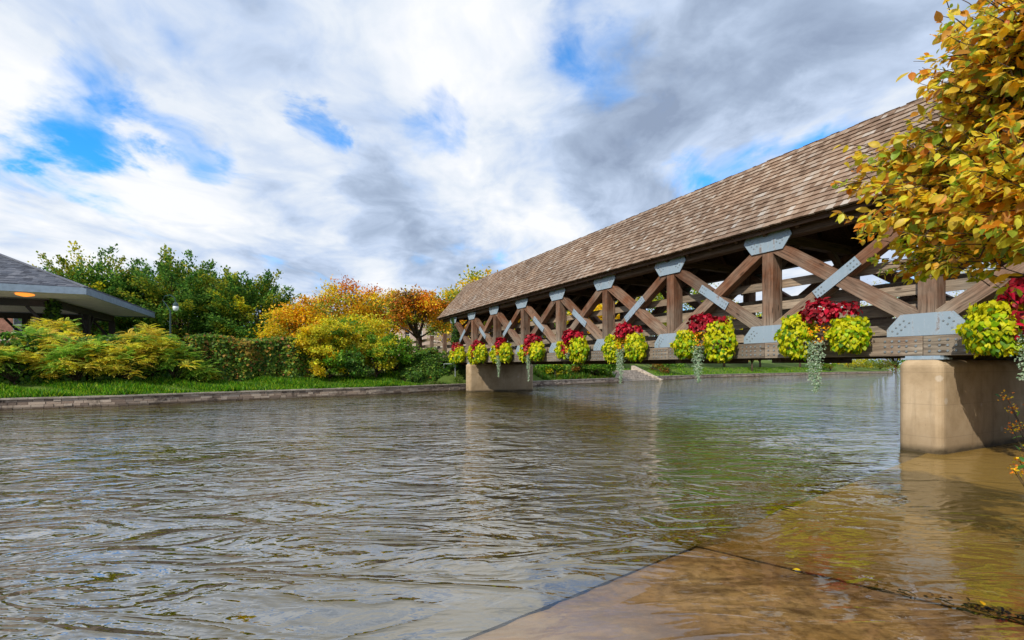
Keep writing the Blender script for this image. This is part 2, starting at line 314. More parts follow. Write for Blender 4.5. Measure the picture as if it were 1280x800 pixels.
sp = nb.new('ShaderNodeSeparateXYZ'); nb.put(sp.inputs[0], p)
dist = nb.vmath('LENGTH', p, out=1)
h = nb.math('ADD', nb.math('MULTIPLY', w1, .115), nb.math('MULTIPLY', w2, .034)); h = nb.math('ADD', h, nb.math('MULTIPLY', nb.math('POWER', ridge(wr), 4.0), .060)); h = nb.math('ADD', h, nb.math('MULTIPLY', w3, .006)); h = nb.math('ADD', h, nb.math('MULTIPLY', w0, .13))
s1 = nb.math('SUBTRACT', nb.vmath('DOT_PRODUCT', p, (nE.x, nE.y, 0), out=1), nE.dot(BP)); s2 = nb.math('SUBTRACT', nb.vmath('DOT_PRODUCT', p, (jn.x, jn.y, 0), out=1), jn.dot(BP))
on = nb.math('LESS_THAN', s1, 0.0); near = nb.math('LESS_THAN', s2, 0.0)
edgef = nb.mapr(s1, -.6, 1.2, 0, 1, True); nearf = nb.mapr(s2, -.4, 2.2, 0, 1, True)
calm = nb.math('MAXIMUM', nb.math('MULTIPLY', edgef, .85), nb.math('MULTIPLY_ADD', nearf, .20, .07)); calm = nb.math('MINIMUM', nb.math('ADD', calm, .0), 1.0)
hh = nb.math('MULTIPLY', nb.math('MULTIPLY', h, calm), nb.mapr(amp, .34, .66, .28, 1.05))
bp = nb.new('ShaderNodeBump'); bp.inputs['Strength'].default_value = 1.0; bp.inputs['Distance'].default_value = 1.0; nb.put(bp.inputs['Height'], hh)
d2 = nb.math('MULTIPLY_ADD', nb.math('MAXIMUM', s2, 0.0), .085, .06); dep = nb.math('ADD', nb.math('MULTIPLY', near, .02), nb.math('MULTIPLY', nb.math('SUBTRACT', 1.0, near), d2))
dep = nb.math('ADD', nb.math('MULTIPLY', dep, on), nb.math('MULTIPLY', nb.math('SUBTRACT', 1.0, on), 3.0))
opac = nb.math('SUBTRACT', 1.0, nb.math('EXPONENT', nb.math('MULTIPLY', dep, -4.2)))
murk = nb.new('ShaderNodeBsdfDiffuse'); mc = nb.mix(nb.mapr(nb.noise(p, .35, 4, .6), .35, .65), (.070, .050, .001), (.105, .073, .002))
mc = nb.mix(nb.math('MULTIPLY', on, nb.math('SUBTRACT', 1.0, near)), mc, (.30, .185, .045))
fn_ = nb.noise(p, .9, 4, .6, .5); fl1 = nb.math('ABSOLUTE', nb.math('SUBTRACT', s2, nb.math('MULTIPLY', fn_, .95))); fo = nb.math('MULTIPLY', nb.mapr(fl1, .0, .022, 1, 0), nb.math('MULTIPLY', on, nb.mapr(nb.noise(p, 3.3, 3, .6), .46, .56)))
fo3 = nb.math('MULTIPLY', nb.mapr(nb.math('ABSOLUTE', nb.math('SUBTRACT', s2, nb.math('MULTIPLY_ADD', nb.noise(p, 7, 2, .5), .03, .055))), 0, .012, 1, 0), nb.math('MULTIPLY', on, nb.mapr(nb.noise(p, 2.3, 4, .6), .42, .58))); fo = nb.math('MAXIMUM', nb.math('MULTIPLY', fo, .6), nb.math('MULTIPLY', fo3, .7)); mc = nb.mix(fo, mc, (.52, .40, .26)); opac = nb.math('MAXIMUM', opac, fo); nb.put(murk.inputs[0], mc); nb.l.new(bp.outputs[0], murk.inputs['Normal'])
tr = nb.new('ShaderNodeBsdfTransparent'); nb.put(tr.inputs[0], nb.mix(near, (.86, .74, .50), (.95, .90, .80)))
body = nb.new('ShaderNodeMixShader'); nb.put(body.inputs[0], opac); nb.l.new(tr.outputs[0], body.inputs[1]); nb.l.new(murk.outputs[0], body.inputs[2])
gl = nb.new('ShaderNodeBsdfGlossy'); gl.inputs['Roughness'].default_value = .025; nb.l.new(bp.outputs[0], gl.inputs['Normal'])
inc = nb.new('ShaderNodeNewGeometry').outputs['Incoming']; ca = nb.math('ABSOLUTE', nb.vmath('DOT_PRODUCT', inc, bp.outputs[0], out=1)); frs = nb.math('MULTIPLY_ADD', nb.math('POWER', nb.math('SUBTRACT', 1.0, ca, clamp=True), 1.6), .93, .075)
mx = nb.new('ShaderNodeMixShader'); nb.put(mx.inputs[0], nb.math('MULTIPLY', frs, nb.math('MULTIPLY_ADD', on, -.42, 1.0))); nb.l.new(body.outputs[0], mx.inputs[1]); nb.l.new(gl.outputs[0], mx.inputs[2])
nb.l.new(mx.outputs[0], nb.out.inputs[0]); M['water'] = m

# ------------------------------------------------------------------ land and river
O2 = Vector((-3.4, 32.7)); UH = Vector((.7, .714)).normalized(); VH = Vector((-UH.y, UH.x))
def uv(x, y): q = Vector((x, y)) - O2; return q.dot(UH), q.dot(VH)
def XY(u, v): q = O2 + UH * u + VH * v; return q.x, q.y
bank_px = [(0, 513), (150, 507.5), (300, 500.5), (470, 493.5), (577, 487.8), (667, 483), (777, 477.5), (825, 474.8), (900, 471.5), (1000, 468.7), (1115, 466.2)]
bank = [(-60.0, 0.0)] + [uv(*px(x, y).xy) for x, y in bank_px] + [(400, 25.0)]
bank[0] = (-80, bank[1][1] + 4)
bu = np.array([q[0] for q in bank]); bv = np.array([q[1] for q in bank])
def v0(u): return float(np.interp(u, bu, bv))
US0 = uv(*px(779, 477.3).xy)[0]; US1 = uv(*px(822, 475).xy)[0]
def sst(a, bb, x): t = max(0, min(1, (x - a) / (bb - a))); return t * t * (3 - 2 * t)
TH = math.atan2(.4496, .8932); dB = Vector((-.4496, .8932)); nB = Vector((.8932, .4496))
def land(x, y):
    u, v = uv(x, y); w = v - v0(u)
    if w < .2:
        z = -1.6 + 2.6 * sst(-29.0, -31.5, w) if w < -20 else -1.6
        r = math.hypot(x - 7.0, y - 2.4); z = max(z, -1.6 + 2.35 * (1 - sst(1.4, 3.0, r)))
        return z
    z = .40 + .62 * sst(0, 5.5, w) + .5 * sst(5, 18, w)
    z += 1.5 * sst(22, 40, u) * sst(1, 22, w)
    m_ = x * nB.x + y * nB.y; t_ = x * dB.x + y * dB.y
    dm = max(0, 11.1 - m_, m_ - 15.8); k = (1 - sst(0, 5, dm)) * sst(30.9, 32.5, t_)
    z = max(z, z + (2.06 - z) * k) if t_ < 60 else z
    if US0 - .1 < u < US1 + .1 and w < 5: z = min(z, -.25 + .36 * w)
    return z
us = sorted(set(list(np.arange(-60, 90, 1.5)) + [US0 - .12, US0 - .08, US1 + .08, US1 + .12] + [-600, -300, -120, 120, 180, 300, 600, 1200])); ws = sorted(set([-900, -300, -100, -50, -36] + list(np.arange(-33, -20, .6)) + [-15, -8, -2, .18, .22] + list(np.arange(.7, 9, .7)) + list(np.arange(9, 30, 2.5)) + [40, 60, 100, 200, 500, 1000]))
vs = []; fs = []
for u in us:
    for w in ws:
        x, y = XY(u, w + v0(u)); vs.append((x, y, land(x, y) if abs(w) < 200 else (1.0 if w < 0 else 2.5)))
nw = len(ws)
for i in range(len(us) - 1):
    for j in range(nw - 1): fs.append((i * nw + j, (i + 1) * nw + j, (i + 1) * nw + j + 1, i * nw + j + 1))
me = bpy.data.meshes.new('ground'); me.from_pydata(vs, [], fs); me.materials.append(M['ground']); g = inst('ground', me); g['kind'] = 'structure'
me.polygons.foreach_set('use_smooth', [True] * len(me.polygons))
me = bpy.data.meshes.new('river_water'); me.from_pydata([(-500, -300, 0), (900, -300, 0), (900, 700, 0), (-500, 700, 0)], [], [(0, 1, 2, 3)]); me.materials.append(M['water']); wobj = inst('river_water', me); wobj['kind'] = 'structure'
# submerged concrete ramp: two slabs with a joint
def slab(name, pts, tops, zb=-1.58):
    P2 = []; Z2 = []; n = len(pts)
    for i in range(n):       # edges slightly chipped
        a, q = pts[i], pts[(i + 1) % n]; k = max(2, int((q - a).length / .12)); d = (q - a).normalized(); nn = Vector((-d.y, d.x))
        for j in range(k):
            f = j / k; o = 0 if j == 0 else random.gauss(0, .006) + (random.uniform(.01, .03) if random.random() < .06 else 0); P2.append(a.lerp(q, f) + nn * o); Z2.append(tops[i] * (1 - f) + tops[(i + 1) % n] * f)
    mb = MB(); n = len(P2); vs = [(q.x, q.y, z) for q, z in zip(P2, Z2)] + [(q.x, q.y, zb) for q in P2]
    mb.raw(vs, [tuple(range(n)), tuple(range(n, 2 * n))[::-1]] + [((i + 1) % n, i, n + i, n + (i + 1) % n) for i in range(n)])
    return mb.build(name, M['slab'], None, 'structure')
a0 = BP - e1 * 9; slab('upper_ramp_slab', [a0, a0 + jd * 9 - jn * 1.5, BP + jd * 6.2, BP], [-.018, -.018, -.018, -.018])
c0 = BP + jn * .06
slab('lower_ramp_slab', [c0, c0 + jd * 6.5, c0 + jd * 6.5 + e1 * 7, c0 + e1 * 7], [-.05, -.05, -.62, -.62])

mb = MB(); q0, q1 = BP + jn * .030, BP + jn * .030 + jd * 6.2; mb.beam((q0.x, q0.y, -.06), (q1.x, q1.y, -.06), .045, .07); M['joint'] = simple('dark_joint_filler', (.018, .013, .008), .9, .1, .3, 9); mb.build('slab_joint', M['joint'], None, 'structure')
# ------------------------------------------------------------------ covered bridge
TC, MC = 16.5, 13.33
br = empty('covered_bridge', (nB.x * MC + dB.x * TC, nB.y * MC + dB.y * TC, 0), TH, 'long covered timber truss bridge with brown shingle roof over the river', 'bridge')
def L(m_, t, z): return Vector((m_ - MC, t - TC, z + EYE))      # bridge coordinates: m across, t along, z above the eye
def tn(i): return 4.75 + 3.35 * (8 - i)
AX, AY, AZ = Vector((1, 0, 0)), Vector((0, 1, 0)), Vector((0, 0, 1))
plate_dir = ['/', '\\', '/', '\\', '\\', '/', '\\', '/', '\\']      # panel i-(i+1) seen from the river: which brace is the spliced one
bolt_me = None
def dome(mb, c, nrm, r, k=6):
    c = Vector(c); nrm = Vector(nrm); x = nrm.orthogonal().normalized(); y = nrm.cross(x); o = len(mb.v)
    for rr, hh in ((r, 0), (r * .8, r * .5)):
        for j in range(k):
            a = 2 * math.pi * j / k; q = c + x * rr * math.cos(a) + y * rr * math.sin(a) + nrm * hh; mb.v.append(tuple(q)); mb.g.append(tuple(q)); mb.c.append(.5)
    mb.f += [(o + j, o + (j + 1) % k, o + k + (j + 1) % k, o + k + j) for j in range(k)]; mb.f.append(tuple(o + k + j for j in range(k)))
for side, (mo, sg) in {'front': (11.36, 1), 'back': (15.30, -1)}.items():
    # mo = outer face; sg = direction inwards
    def mm(d): return mo + sg * d
    for i in range(10):
        t = tn(i); mb = MB(); mb.beam(L(mm(.17), t, .50), L(mm(.17), t, 3.2), .29, .30, AY); mb.build('post', M['timber'], br, bevel=.012)
        mb = MB(); mb.beam(L(mm(.36), t - .04, .45), L(mm(.36), t - .04, 3.2), .07, .22, AY); mb.build('post_backing', M['timber'], br)
        hw = .66
        if i in (0, 9): pass
        top = [(-.57, 3.43), (-.66, 3.22), (-.43, 2.90), (.43, 2.90), (.66, 3.22), (.57, 3.43)]
        bot = [(-.66, .585), (-.66, .74), (-.42, 1.02), (.42, 1.02), (.66, .74), (.66, .585)]
        for nm, poly in (('top_gusset', top), ('bottom_gusset', bot)):
            mb = MB(); mb.prism([L(mo, t + a, z) for a, z in poly], AX * -sg, -.018, 0.008); gp = mb.build(nm, M['steel'], br)
            bm = MB(); fine = i >= 3 or side == 'front'
            if fine:
                k0 = -1 if nm == 'top_gusset' else 1; cz = 3.22 if nm == 'top_gusset' else .70
                for sd in (-1, 1):
                    for a in range(4):
                        for c_ in range(2):
                            # two slanting rows along the brace end
                            tt = t + sd * (.56 - .066 * a - .10 * c_ * .9); zz = cz + k0 * (.0 + .066 * a - .05 * c_) + (0 if k0 > 0 else .03)
                            dome(bm, L(mo - sg * .008, tt, zz), AX * -sg, .021)
                bo = bm.build('bolt_heads', M['bolt'], gp, 'stuff')
        bm = MB()
        for sd in (-1, 1):
            for a in range(5):
                for r_ in range(3): dome(bm, L(mo - sg * .032, t + .04 + sd * (.11 + .125 * a + (.03 if a else 0)), .28 + .105 * r_), AX * -sg, .026)
        bm.build('chord_bolt_heads', M['bolt'], br, 'stuff')
    for i in range(9):
        ta, tb = tn(i), tn(i + 1)            # ta > tb ; on the river side larger t is to the left
        tm = (ta + tb) / 2; zt, zb = 3.12, .80
        J, K = (Vector((ta, zt)), Vector((tb, zb))), (Vector((ta, zb)), Vector((tb, zt)))   # J = '\', K = '/'
        cont, cut = (J, K) if plate_dir[i] == '/' else (K, J)
        mb = MB(); mb.beam(L(mm(.165), cont[0].x, cont[0].y), L(mm(.165), cont[1].x, cont[1].y), .27, .29, AZ); mb.build('brace', M['timber'], br, bevel=.012)
        mid = (cut[0] + cut[1]) / 2; dr = (cut[1] - cut[0]).normalized(); half = .29 / 2 / abs(math.sin(2 * math.atan2(zt - zb, ta - tb))) + .01
        for e_, sgn in ((cut[0], -1), (cut[1], 1)):
            q = mid + dr * sgn * half * 1.02
            mb = MB(); mb.beam(L(mm(.17), e_.x, e_.y), L(mm(.17), q.x, q.y), .26, .27, AZ); mb.build('brace', M['timber'], br, bevel=.012)
        mb = MB(); nr = Vector((-dr.y, dr.x)); pl = [mid + dr * .56 * a + nr * .115 * c_ for a, c_ in ((-1, -1), (1, -1), (1, 1), (-1, 1))]
        mb.prism([L(mo, q.x, q.y) for q in pl], AX * -sg, -.03, -.006); sp_ = mb.build('splice_plate', M['steel'], br)
        bm = MB()
        for a in (-.50, -.42, -.34, .34, .42, .50):
            for c_ in (-.055, .055): q = mid + dr * a + nr * c_; dome(bm, L(mo + sg * .006, q.x, q.y), AX * -sg, .021)
        bm.build('bolt_heads', M['bolt'], sp_, 'stuff')
        # lower chord and top chord segments, meeting at the nodes
        mb = MB(); mb.beam(L(mm(.12), ta + .035, .383), L(mm(.12), tb + .045, .383), .30, .385, AZ); mb.build('bottom_chord', M['timber'], br, bevel=.01)
        mb = MB(); mb.beam(L(mm(.20), ta, 3.30), L(mm(.20), tb + .004, 3.30), .30, .24, AZ); mb.build('top_chord', M['darkwood'], br)
        for zt_ in (2.21, 1.66, 1.26, .86):
            mb = MB(); mb.beam(L(mm(.44), ta - .003, zt_ - .11), L(mm(.44), tb + .003, zt_ - .11 + random.uniform(-.01, .01)), .05, .215, AZ); mb.build('rail', M['rail'], br)
    mb = MB(); mb.beam(L(mm(.12), tn(0) + .9, .383), L(mm(.12), tn(0) + .04, .383), .30, .385, AZ); mb.build('bottom_chord', M['timber'], br)
    mb = MB(); mb.beam(L(mm(.12), tn(9) + .04, .383), L(mm(.12), tn(9) - .9, .383), .30, .385, AZ); mb.build('bottom_chord', M['timber'], br)
    mb = MB(); mb.beam(L(mm(.19), 34.0, 3.30), L(mm(.19), tn(0) + .01, 3.30), .28, .22, AZ); mb.build('top_chord', M['darkwood'], br)
    mb = MB(); mb.beam(L(mm(.19), tn(9) - .01, 3.30), L(mm(.19), -1.0, 3.30), .28, .22, AZ); mb.build('top_chord', M['darkwood'], br)
for i in range(10):
    t = tn(i)
    mb = MB(); mb.beam(L(11.75, t, .22), L(14.9, t, .22), .26, .30, AZ); mb.build('floor_beam', M['darkwood'], br)
    mb = MB(); mb.beam(L(11.72, t, 3.30), L(14.94, t, 3.30), .20, .24, AZ); mb.build('tie_beam', M['darkwood'], br)
    for a, c_ in ((11.8, 12.6), (14.86, 14.06)):
        mb = MB(); mb.beam(L(a, t, 2.5), L(c_, t, 3.25), .14, .14, AZ); mb.build('knee_brace', M['darkwood'], br)
mb = MB(); t = -.3
while t < 33.8: mb.abox(11.83 - MC, 14.83 - MC, t - TC, t + .19 - TC, EYE + .40, EYE + .45 + random.uniform(0, .006)); t += .2
mb.build('floor_planks', M['rail'], br, 'stuff')
# roof
ME, ZE, ZR, T0, T1 = 11.08, 3.45, 6.07, -.6, 34.1
sl = Vector((MC - ME, ZR - ZE)); SL = sl.length; sl /= SL; nrm = Vector((-sl.y, sl.x))
raf = MB(); raf.beam(Vector((ME - MC + .06, 0, ZE + EYE - .02)) - Vector((nrm.x, 0, nrm.y)) * .12, Vector((0, 0, ZR + EYE)) - Vector((nrm.x, 0, nrm.y)) * .12, .09, .18, AZ); rme = raf.mesh('rafter', M['darkwood'])
t = T0 + .2
while t < T1:
    inst('rafter', rme, br, (0, t - TC, 0)); inst('rafter', rme, br, (0, t - TC, 0), (0, 0, math.pi)); t += .85
for sg in (1, -1):
    mb = MB(); vs = []
    for mloc, z in ((ME - MC + .03, ZE), (0, ZR + .0)):
        for off in (-.025, -.045): vs += [(sg * (mloc + nrm.x * off), y, z + EYE + nrm.y * off) for y in (T0 - TC + .02, T1 - TC - .02)]
    mb.raw(vs, [(0, 1, 5, 4), (2, 6, 7, 3), (0, 2, 3, 1), (4, 5, 7, 6), (0, 4, 6, 2), (1, 3, 7, 5)]); mb.build('roof_boarding', M['darkwood'], br)
    tt = T0
    while tt < T1 - .1:
        te = min(tt + 4.3, T1); mb = MB(); mb.abox(sg * (ME - MC) - .02 + .13 * sg, sg * (ME - MC) + .02 + .13 * sg, tt - TC, te - .003 - TC, EYE + 3.335, EYE + ZE + .055, grain='y'); mb.build('fascia', M['fasciawood'], br); tt = te
    for te in (T0 + .05, T1 - .05):
        mb = MB(); mb.beam((sg * (ME - MC + .03), te - TC, ZE + EYE - .13), (0.0, te - TC, ZR + EYE - .13), .05, .2, AZ); mb.build('barge_board', M['fasciawood'], br)
# shingles: tapered boards; the nearest ones in view are parts, the others one mass each slope
NR = 18; EXP = SL / NR
def shingle_geo(w, ln=None, tk=.042):
    ln = ln or EXP + .07; return [(-w / 2, 0, 0), (w / 2, 0, 0), (w / 2, 0, tk), (-w / 2, 0, tk), (-w / 2, ln, -.004), (w / 2, ln, -.004), (w / 2, ln, .002), (-w / 2, ln, .002)]
SF = [(0, 1, 2, 3), (4, 7, 6, 5), (3, 2, 6, 7), (0, 4, 5, 1), (0, 3, 7, 4), (1, 5, 6, 2)]
smes = {}
for w_ in (.10, .12, .14, .16, .19):
    mb = MB(); mb.raw(shingle_geo(w_), SF, tint=0.0); smes[w_] = mb.mesh('shingle', M['shingle'])
mass = {1: MB(), -1: MB()}; singles = []
for sg in (1, -1):
    for r_ in range(NR):
        t = T0 - .02 + random.uniform(0, .1)
        while t < T1:
            w_ = random.choice((.10, .12, .14, .16, .19)); jit = random.uniform(-.012, .012); dz = random.uniform(0, .006)
            s0 = r_ * EXP + jit - .02; tc = t + w_ / 2
            org = Vector((sg * (ME - MC + sl.x * s0 + nrm.x * (.006 + dz)), tc - TC, EYE + ZE + sl.y * s0 + nrm.y * (.006 + dz)))
            X_ = Vector((0, -sg, 0)); Y_ = Vector((sg * sl.x, 0, sl.y)); Z_ = X_.cross(Y_)
            if sg == 1 and 5.0 + (r_ / NR) * .1 < tc < 7.9 and len(singles) < 290 and w_ >= .12: singles.append((w_, org, Matrix((X_, Y_, Z_)).transposed()))
            else:
                geo = shingle_geo(w_); off = Vector((random.uniform(0, 90), random.uniform(0, 90), 0))
                mass[sg].raw([org + X_ * g_[0] + Y_ * g_[1] + Z_ * g_[2] for g_ in geo], SF, [off + Vector((g_[1], g_[0], g_[2])) for g_ in geo])
            t += w_ + .004
for sg in (1, -1): mass[sg].build('shingle_courses', M['shingle'], br, 'stuff')
for w_, org, mt in singles: inst('shingle', smes[w_], br, org, mt.to_euler())
t = T0; mb = MB()
while t < T1:
    for sg in (1, -1):
        a = Vector((sg * -.005, 0, ZR + EYE + .035)); q = a + Vector((-sg * sl.x, 0, -sl.y)) * .15; tl = .035 * 1
        vs = [(a.x, t - TC, a.z + tl * .4), (q.x, t - TC, q.z + tl * .4), (q.x, t + .30 - TC, q.z - .01), (a.x, t + .30 - TC, a.z - .01)]
        vs += [(x, y, z - .02) for x, y, z in vs]
        mb.raw(vs, [(0, 1, 2, 3), (7, 6, 5, 4), (0, 4, 5, 1), (1, 5, 6, 2), (2, 6, 7, 3), (3, 7, 4, 0)])
    t += .27
mb.build('ridge_cap', M['shingle'], br, 'stuff')
for te in (tn(0) + .3, tn(9) - .3):
    mb = MB(); x = -1.75
    while x < 1.75:
        zt_ = EYE + ZR - .2 - abs(x + .09) * sl.y / sl.x; mb.abox(x, x + .175, te - TC - .015, te - TC + .015, EYE + 3.46, max(zt_, EYE + 3.5), grain='z'); x += .18
    mb.build('gable_boarding', M['darkwood'], br)
# bearing plates
# piers
def pier(t, label):
    root = empty('bridge_pier', (nB.x * MC + dB.x * t, nB.y * MC + dB.y * t, 0), TH, label, 'bridge pier', 'concrete piers under the covered bridge')
    mb = MB(); mb.abox(11.08 - MC, 15.62 - MC, -.355, .355, -1.58, 1.765); o = mb.build('shaft', M['concrete'], root); md = o.modifiers.new('b', 'BEVEL'); md.width = .15; md.segments = 5; md.limit_method = 'ANGLE'; o.data.polygons.foreach_set('use_smooth', [False] * 6)
    for sg in (-1, 1):
        mb = MB(); mb.abox(sg * 1.97 - .17, sg * 1.97 + .17, -.34, .34, 1.766, 1.80); mb.abox(sg * 1.97 - .14, sg * 1.97 + .14, -.28, .28, 1.80, 1.839); mb.build('bearing_plate', M['steel'], root)
pier(4.75, 'near tan concrete pier, the large one at the right of the river'); pier(4.75 + 3.35 * 7, 'far tan concrete pier standing beside the far bank wall')
mb = MB(); mb.abox(11.0 - MC, 15.7 - MC, -.6, .6, -1.5, 1.80, grain='x'); o = mb.build('bridge_abutment', M['concrete'], None); o.location = (nB.x * MC + dB.x * .6, nB.y * MC + dB.y * .6, 0); o.rotation_euler = (0, 0, TH); tag(o, 'concrete abutment under the near end of the covered bridge', 'abutment')

# ------------------------------------------------------------------ flower baskets on the bridge
YEL = [lin(226, 220, 36), lin(215, 218, 30), lin(178, 205, 25), lin(130, 172, 20), lin(90, 140, 18)]
RED = [lin(165, 14, 42), lin(120, 8, 30), lin(195, 30, 60)]; ORA = [lin(240, 170, 20), lin(225, 120, 25), lin(240, 205, 40)]
SIL = [lin(185, 210, 180), lin(145, 180, 145), lin(210, 225, 200)]
def mound(cl, c, rad, n, size, pal, tpl, w=None, droop=.5, single=None, low=-.75):
    D_ = rdir(n * 2); D_ = D_[D_[:, 2] > low][:n]; n = len(D_); lump = 1 + .12 * np.sin(D_[:, 0:1] * 7 + c[0]) * np.sin(D_[:, 1:2] * 6 + c[1] * 3) + .08 * np.sin(D_[:, 2:3] * 11 + c[0] * 2)
    k = rng.uniform(.80, 1.02, (n, 1)); tp = np.where(D_[:, 2:3] < 0, 1 + .38 * D_[:, 2:3], 1.0); Pp = np.array(c) + D_ * np.array(rad) * k * lump * np.concatenate([tp, tp, np.ones_like(tp)], 1)
    outn = norm(D_ / np.array(rad)); A = outn * .45 + np.array([0, 0, -1.5]) * droop + rng.normal(0, .3, (n, 3)); A = A - .3 * outn; N = outn * .6 + np.array([0, 0, .75]) + rng.normal(0, .28, (n, 3))
    col = pick(pal, n, .12, w); sh = (D_[:, 2] * .5 + .5)
    tplc = np.where(rng.random((n, 1)) < .02 + .75 * sh[:, None] ** 1.5, np.array(pal[0]) * .6 + np.array(pal[1]) * .4, col); col = tplc * (1 + rng.normal(0, .1, (n, 1)))
    S_ = size * rng.uniform(.65, 1.25, n)
    if single is None: cl.add(tpl, Pp, A, N, S_, np.clip(col, .003, .95))
    else: single.append((Pp, A, N, S_, col))
leafvars = {}
def leaf_variant(key, tpl, col):
    if key not in leafvars:
        cl = Cloud(); cl.add(tpl, np.zeros((1, 3)), np.array([[1., 0, 0]]), np.array([[0, 0, 1.]]), [1.0], np.array([col])); leafvars[key] = cl.mesh('leaf', M['nearleaf'])
    return leafvars[key]
def place_leaves(parent, key, tpl, pal, Pp, A, N, S_):
    A, Bv, C = frame(A, N)
    for j in range(len(Pp)):
        ki = random.randrange(len(pal)); me = leaf_variant((key, ki), tpl, pal[ki]); R = Matrix((Vector(A[j]), Vector(Bv[j]), Vector(C[j]))).transposed()
        inst('leaf', me, parent, Vector(Pp[j]), R.to_euler(), (S_[j],) * 3)
def basket(i, label, big):
    tm = (tn(i) + tn(i + 1)) / 2; c = Vector((nB.x * 11.15 + dB.x * tm, nB.y * 11.15 + dB.y * tm, EYE + .62))
    root = empty('flower_basket', c, TH + 0.0, label, 'flower basket', 'flower baskets hanging along the bridge side')
    mb = MB(); mb.abox(-.16, .16, -.62, .62, -.16, .12, grain='y'); mb.build('planter', M['darkwood'], root)
    q = 1.0 if big else .62; ls = .095 if big else .13
    rl = random.uniform(-.10, .10); vz = random.uniform(.85, 1.12)
    cl = Cloud(); n = int(950 * q)
    sc1, sc2 = random.uniform(.92, 1.12), random.uniform(.92, 1.14)
    rA = (.34, random.uniform(.42, .50), random.uniform(.50, .62) * vz); rB = (.34, random.uniform(.40, .48), random.uniform(.46, .60) / vz)
    rA = tuple(x * sc1 for x in rA); rB = tuple(x * sc2 for x in rB)
    cA = (-.14, -.56 + rl, .02 + random.uniform(-.05, .05)); cB = (-.14, .58 + rl, -.02 + random.uniform(-.06, .04))
    mound(cl, cA, rA, n, ls, YEL, T_HEART); mound(cl, cB, rB, n, ls, YEL, T_HEART)
    cl.build('yellow_foliage', M['leaf'], root, 'stuff')
    cl = Cloud(); mound(cl, (-.12, .10 + rl, .50), (.28, random.uniform(.34, .42), .40), int(300 * q), ls * 1.15, RED, T_HEART, droop=.3, low=-.3)
    if random.random() < .6: mound(cl, (-.10, -.45 + rl, .55), (.24, .3, .2), int(90 * q), ls, RED, T_HEART, droop=.3, low=-.2)
    if random.random() < .5: mound(cl, (-.26, .18 + rl, .1), (.2, .2, .35), int(90 * q), ls, RED, T_HEART, droop=.3)
    cl.build('red_foliage', M['petal'], root, 'stuff')
    cl = Cloud(); mound(cl, (-.22, .04 + rl, .10), (.22, .24, .28), int(140 * q), ls * .7, ORA, T_QUAD, droop=.2)
    cl.build('orange_flowers', M['petal'], root, 'stuff')
    cl = Cloud(); P_ = []
    for (y_, ln, k) in ((-.02, random.uniform(1.0, 1.3), 1), (.14, random.uniform(.6, .95), .6)) if (i >= 5 or i in (2, 3)) else ((0, .25, .5),):
        s_ = rng.uniform(0, 1, int(560 * k * max(q, .7))); w_ = .085 * (1 - .75 * s_); P_.append(np.stack([-.30 + rng.normal(0, 1, len(s_)) * w_ * .6 + .05 * s_, y_ + rl + rng.normal(0, 1, len(s_)) * w_ + .10 * s_ * k, -.05 - ln * s_], 1))
    P_ = np.concatenate(P_); n = len(P_); cl.add(T_QUAD, P_, rdir(n) + np.array([-.2, 0, -.6]), rdir(n) + np.array([-1, 0, .3]), .045 * rng.uniform(.7, 1.2, n), pick(SIL, n, .12)); cl.build('silver_trailer', M['leaf'], root, 'stuff')
    if i >= 7:
        st = []; mound(None, cA, tuple(x * 1.04 for x in rA), 70, ls * .95, YEL, T_HEART, single=st); mound(None, cB, tuple(x * 1.04 for x in rB), 70, ls * .95, YEL, T_HEART, single=st)
        for Pp, A, N, S_, col in st: place_leaves(root, 'coleus', T_HEART, YEL[:4], Pp, A, N, S_)
bl = ['smallest yellow and maroon flower basket, beside the ivy covered post at the far end', 'small yellow and maroon flower basket above the left of the far pier', 'flower basket with a silver trailer hanging in front of the far pier',
      'flower basket with silver trailer just right of the far pier', 'maroon and yellow flower basket fifth from the far end, over the bank wall', 'yellow flower basket with maroon crown hanging left of the stone steps',
      'flower basket with long silver trailer, third largest, over the green lawn', 'large flower basket with two lime mounds, crimson crown and silver trailer beside the near pier', 'largest lime and crimson flower basket above the near pier, cut by the picture edge']
for i in range(9): basket(i, bl[i], i >= 5)

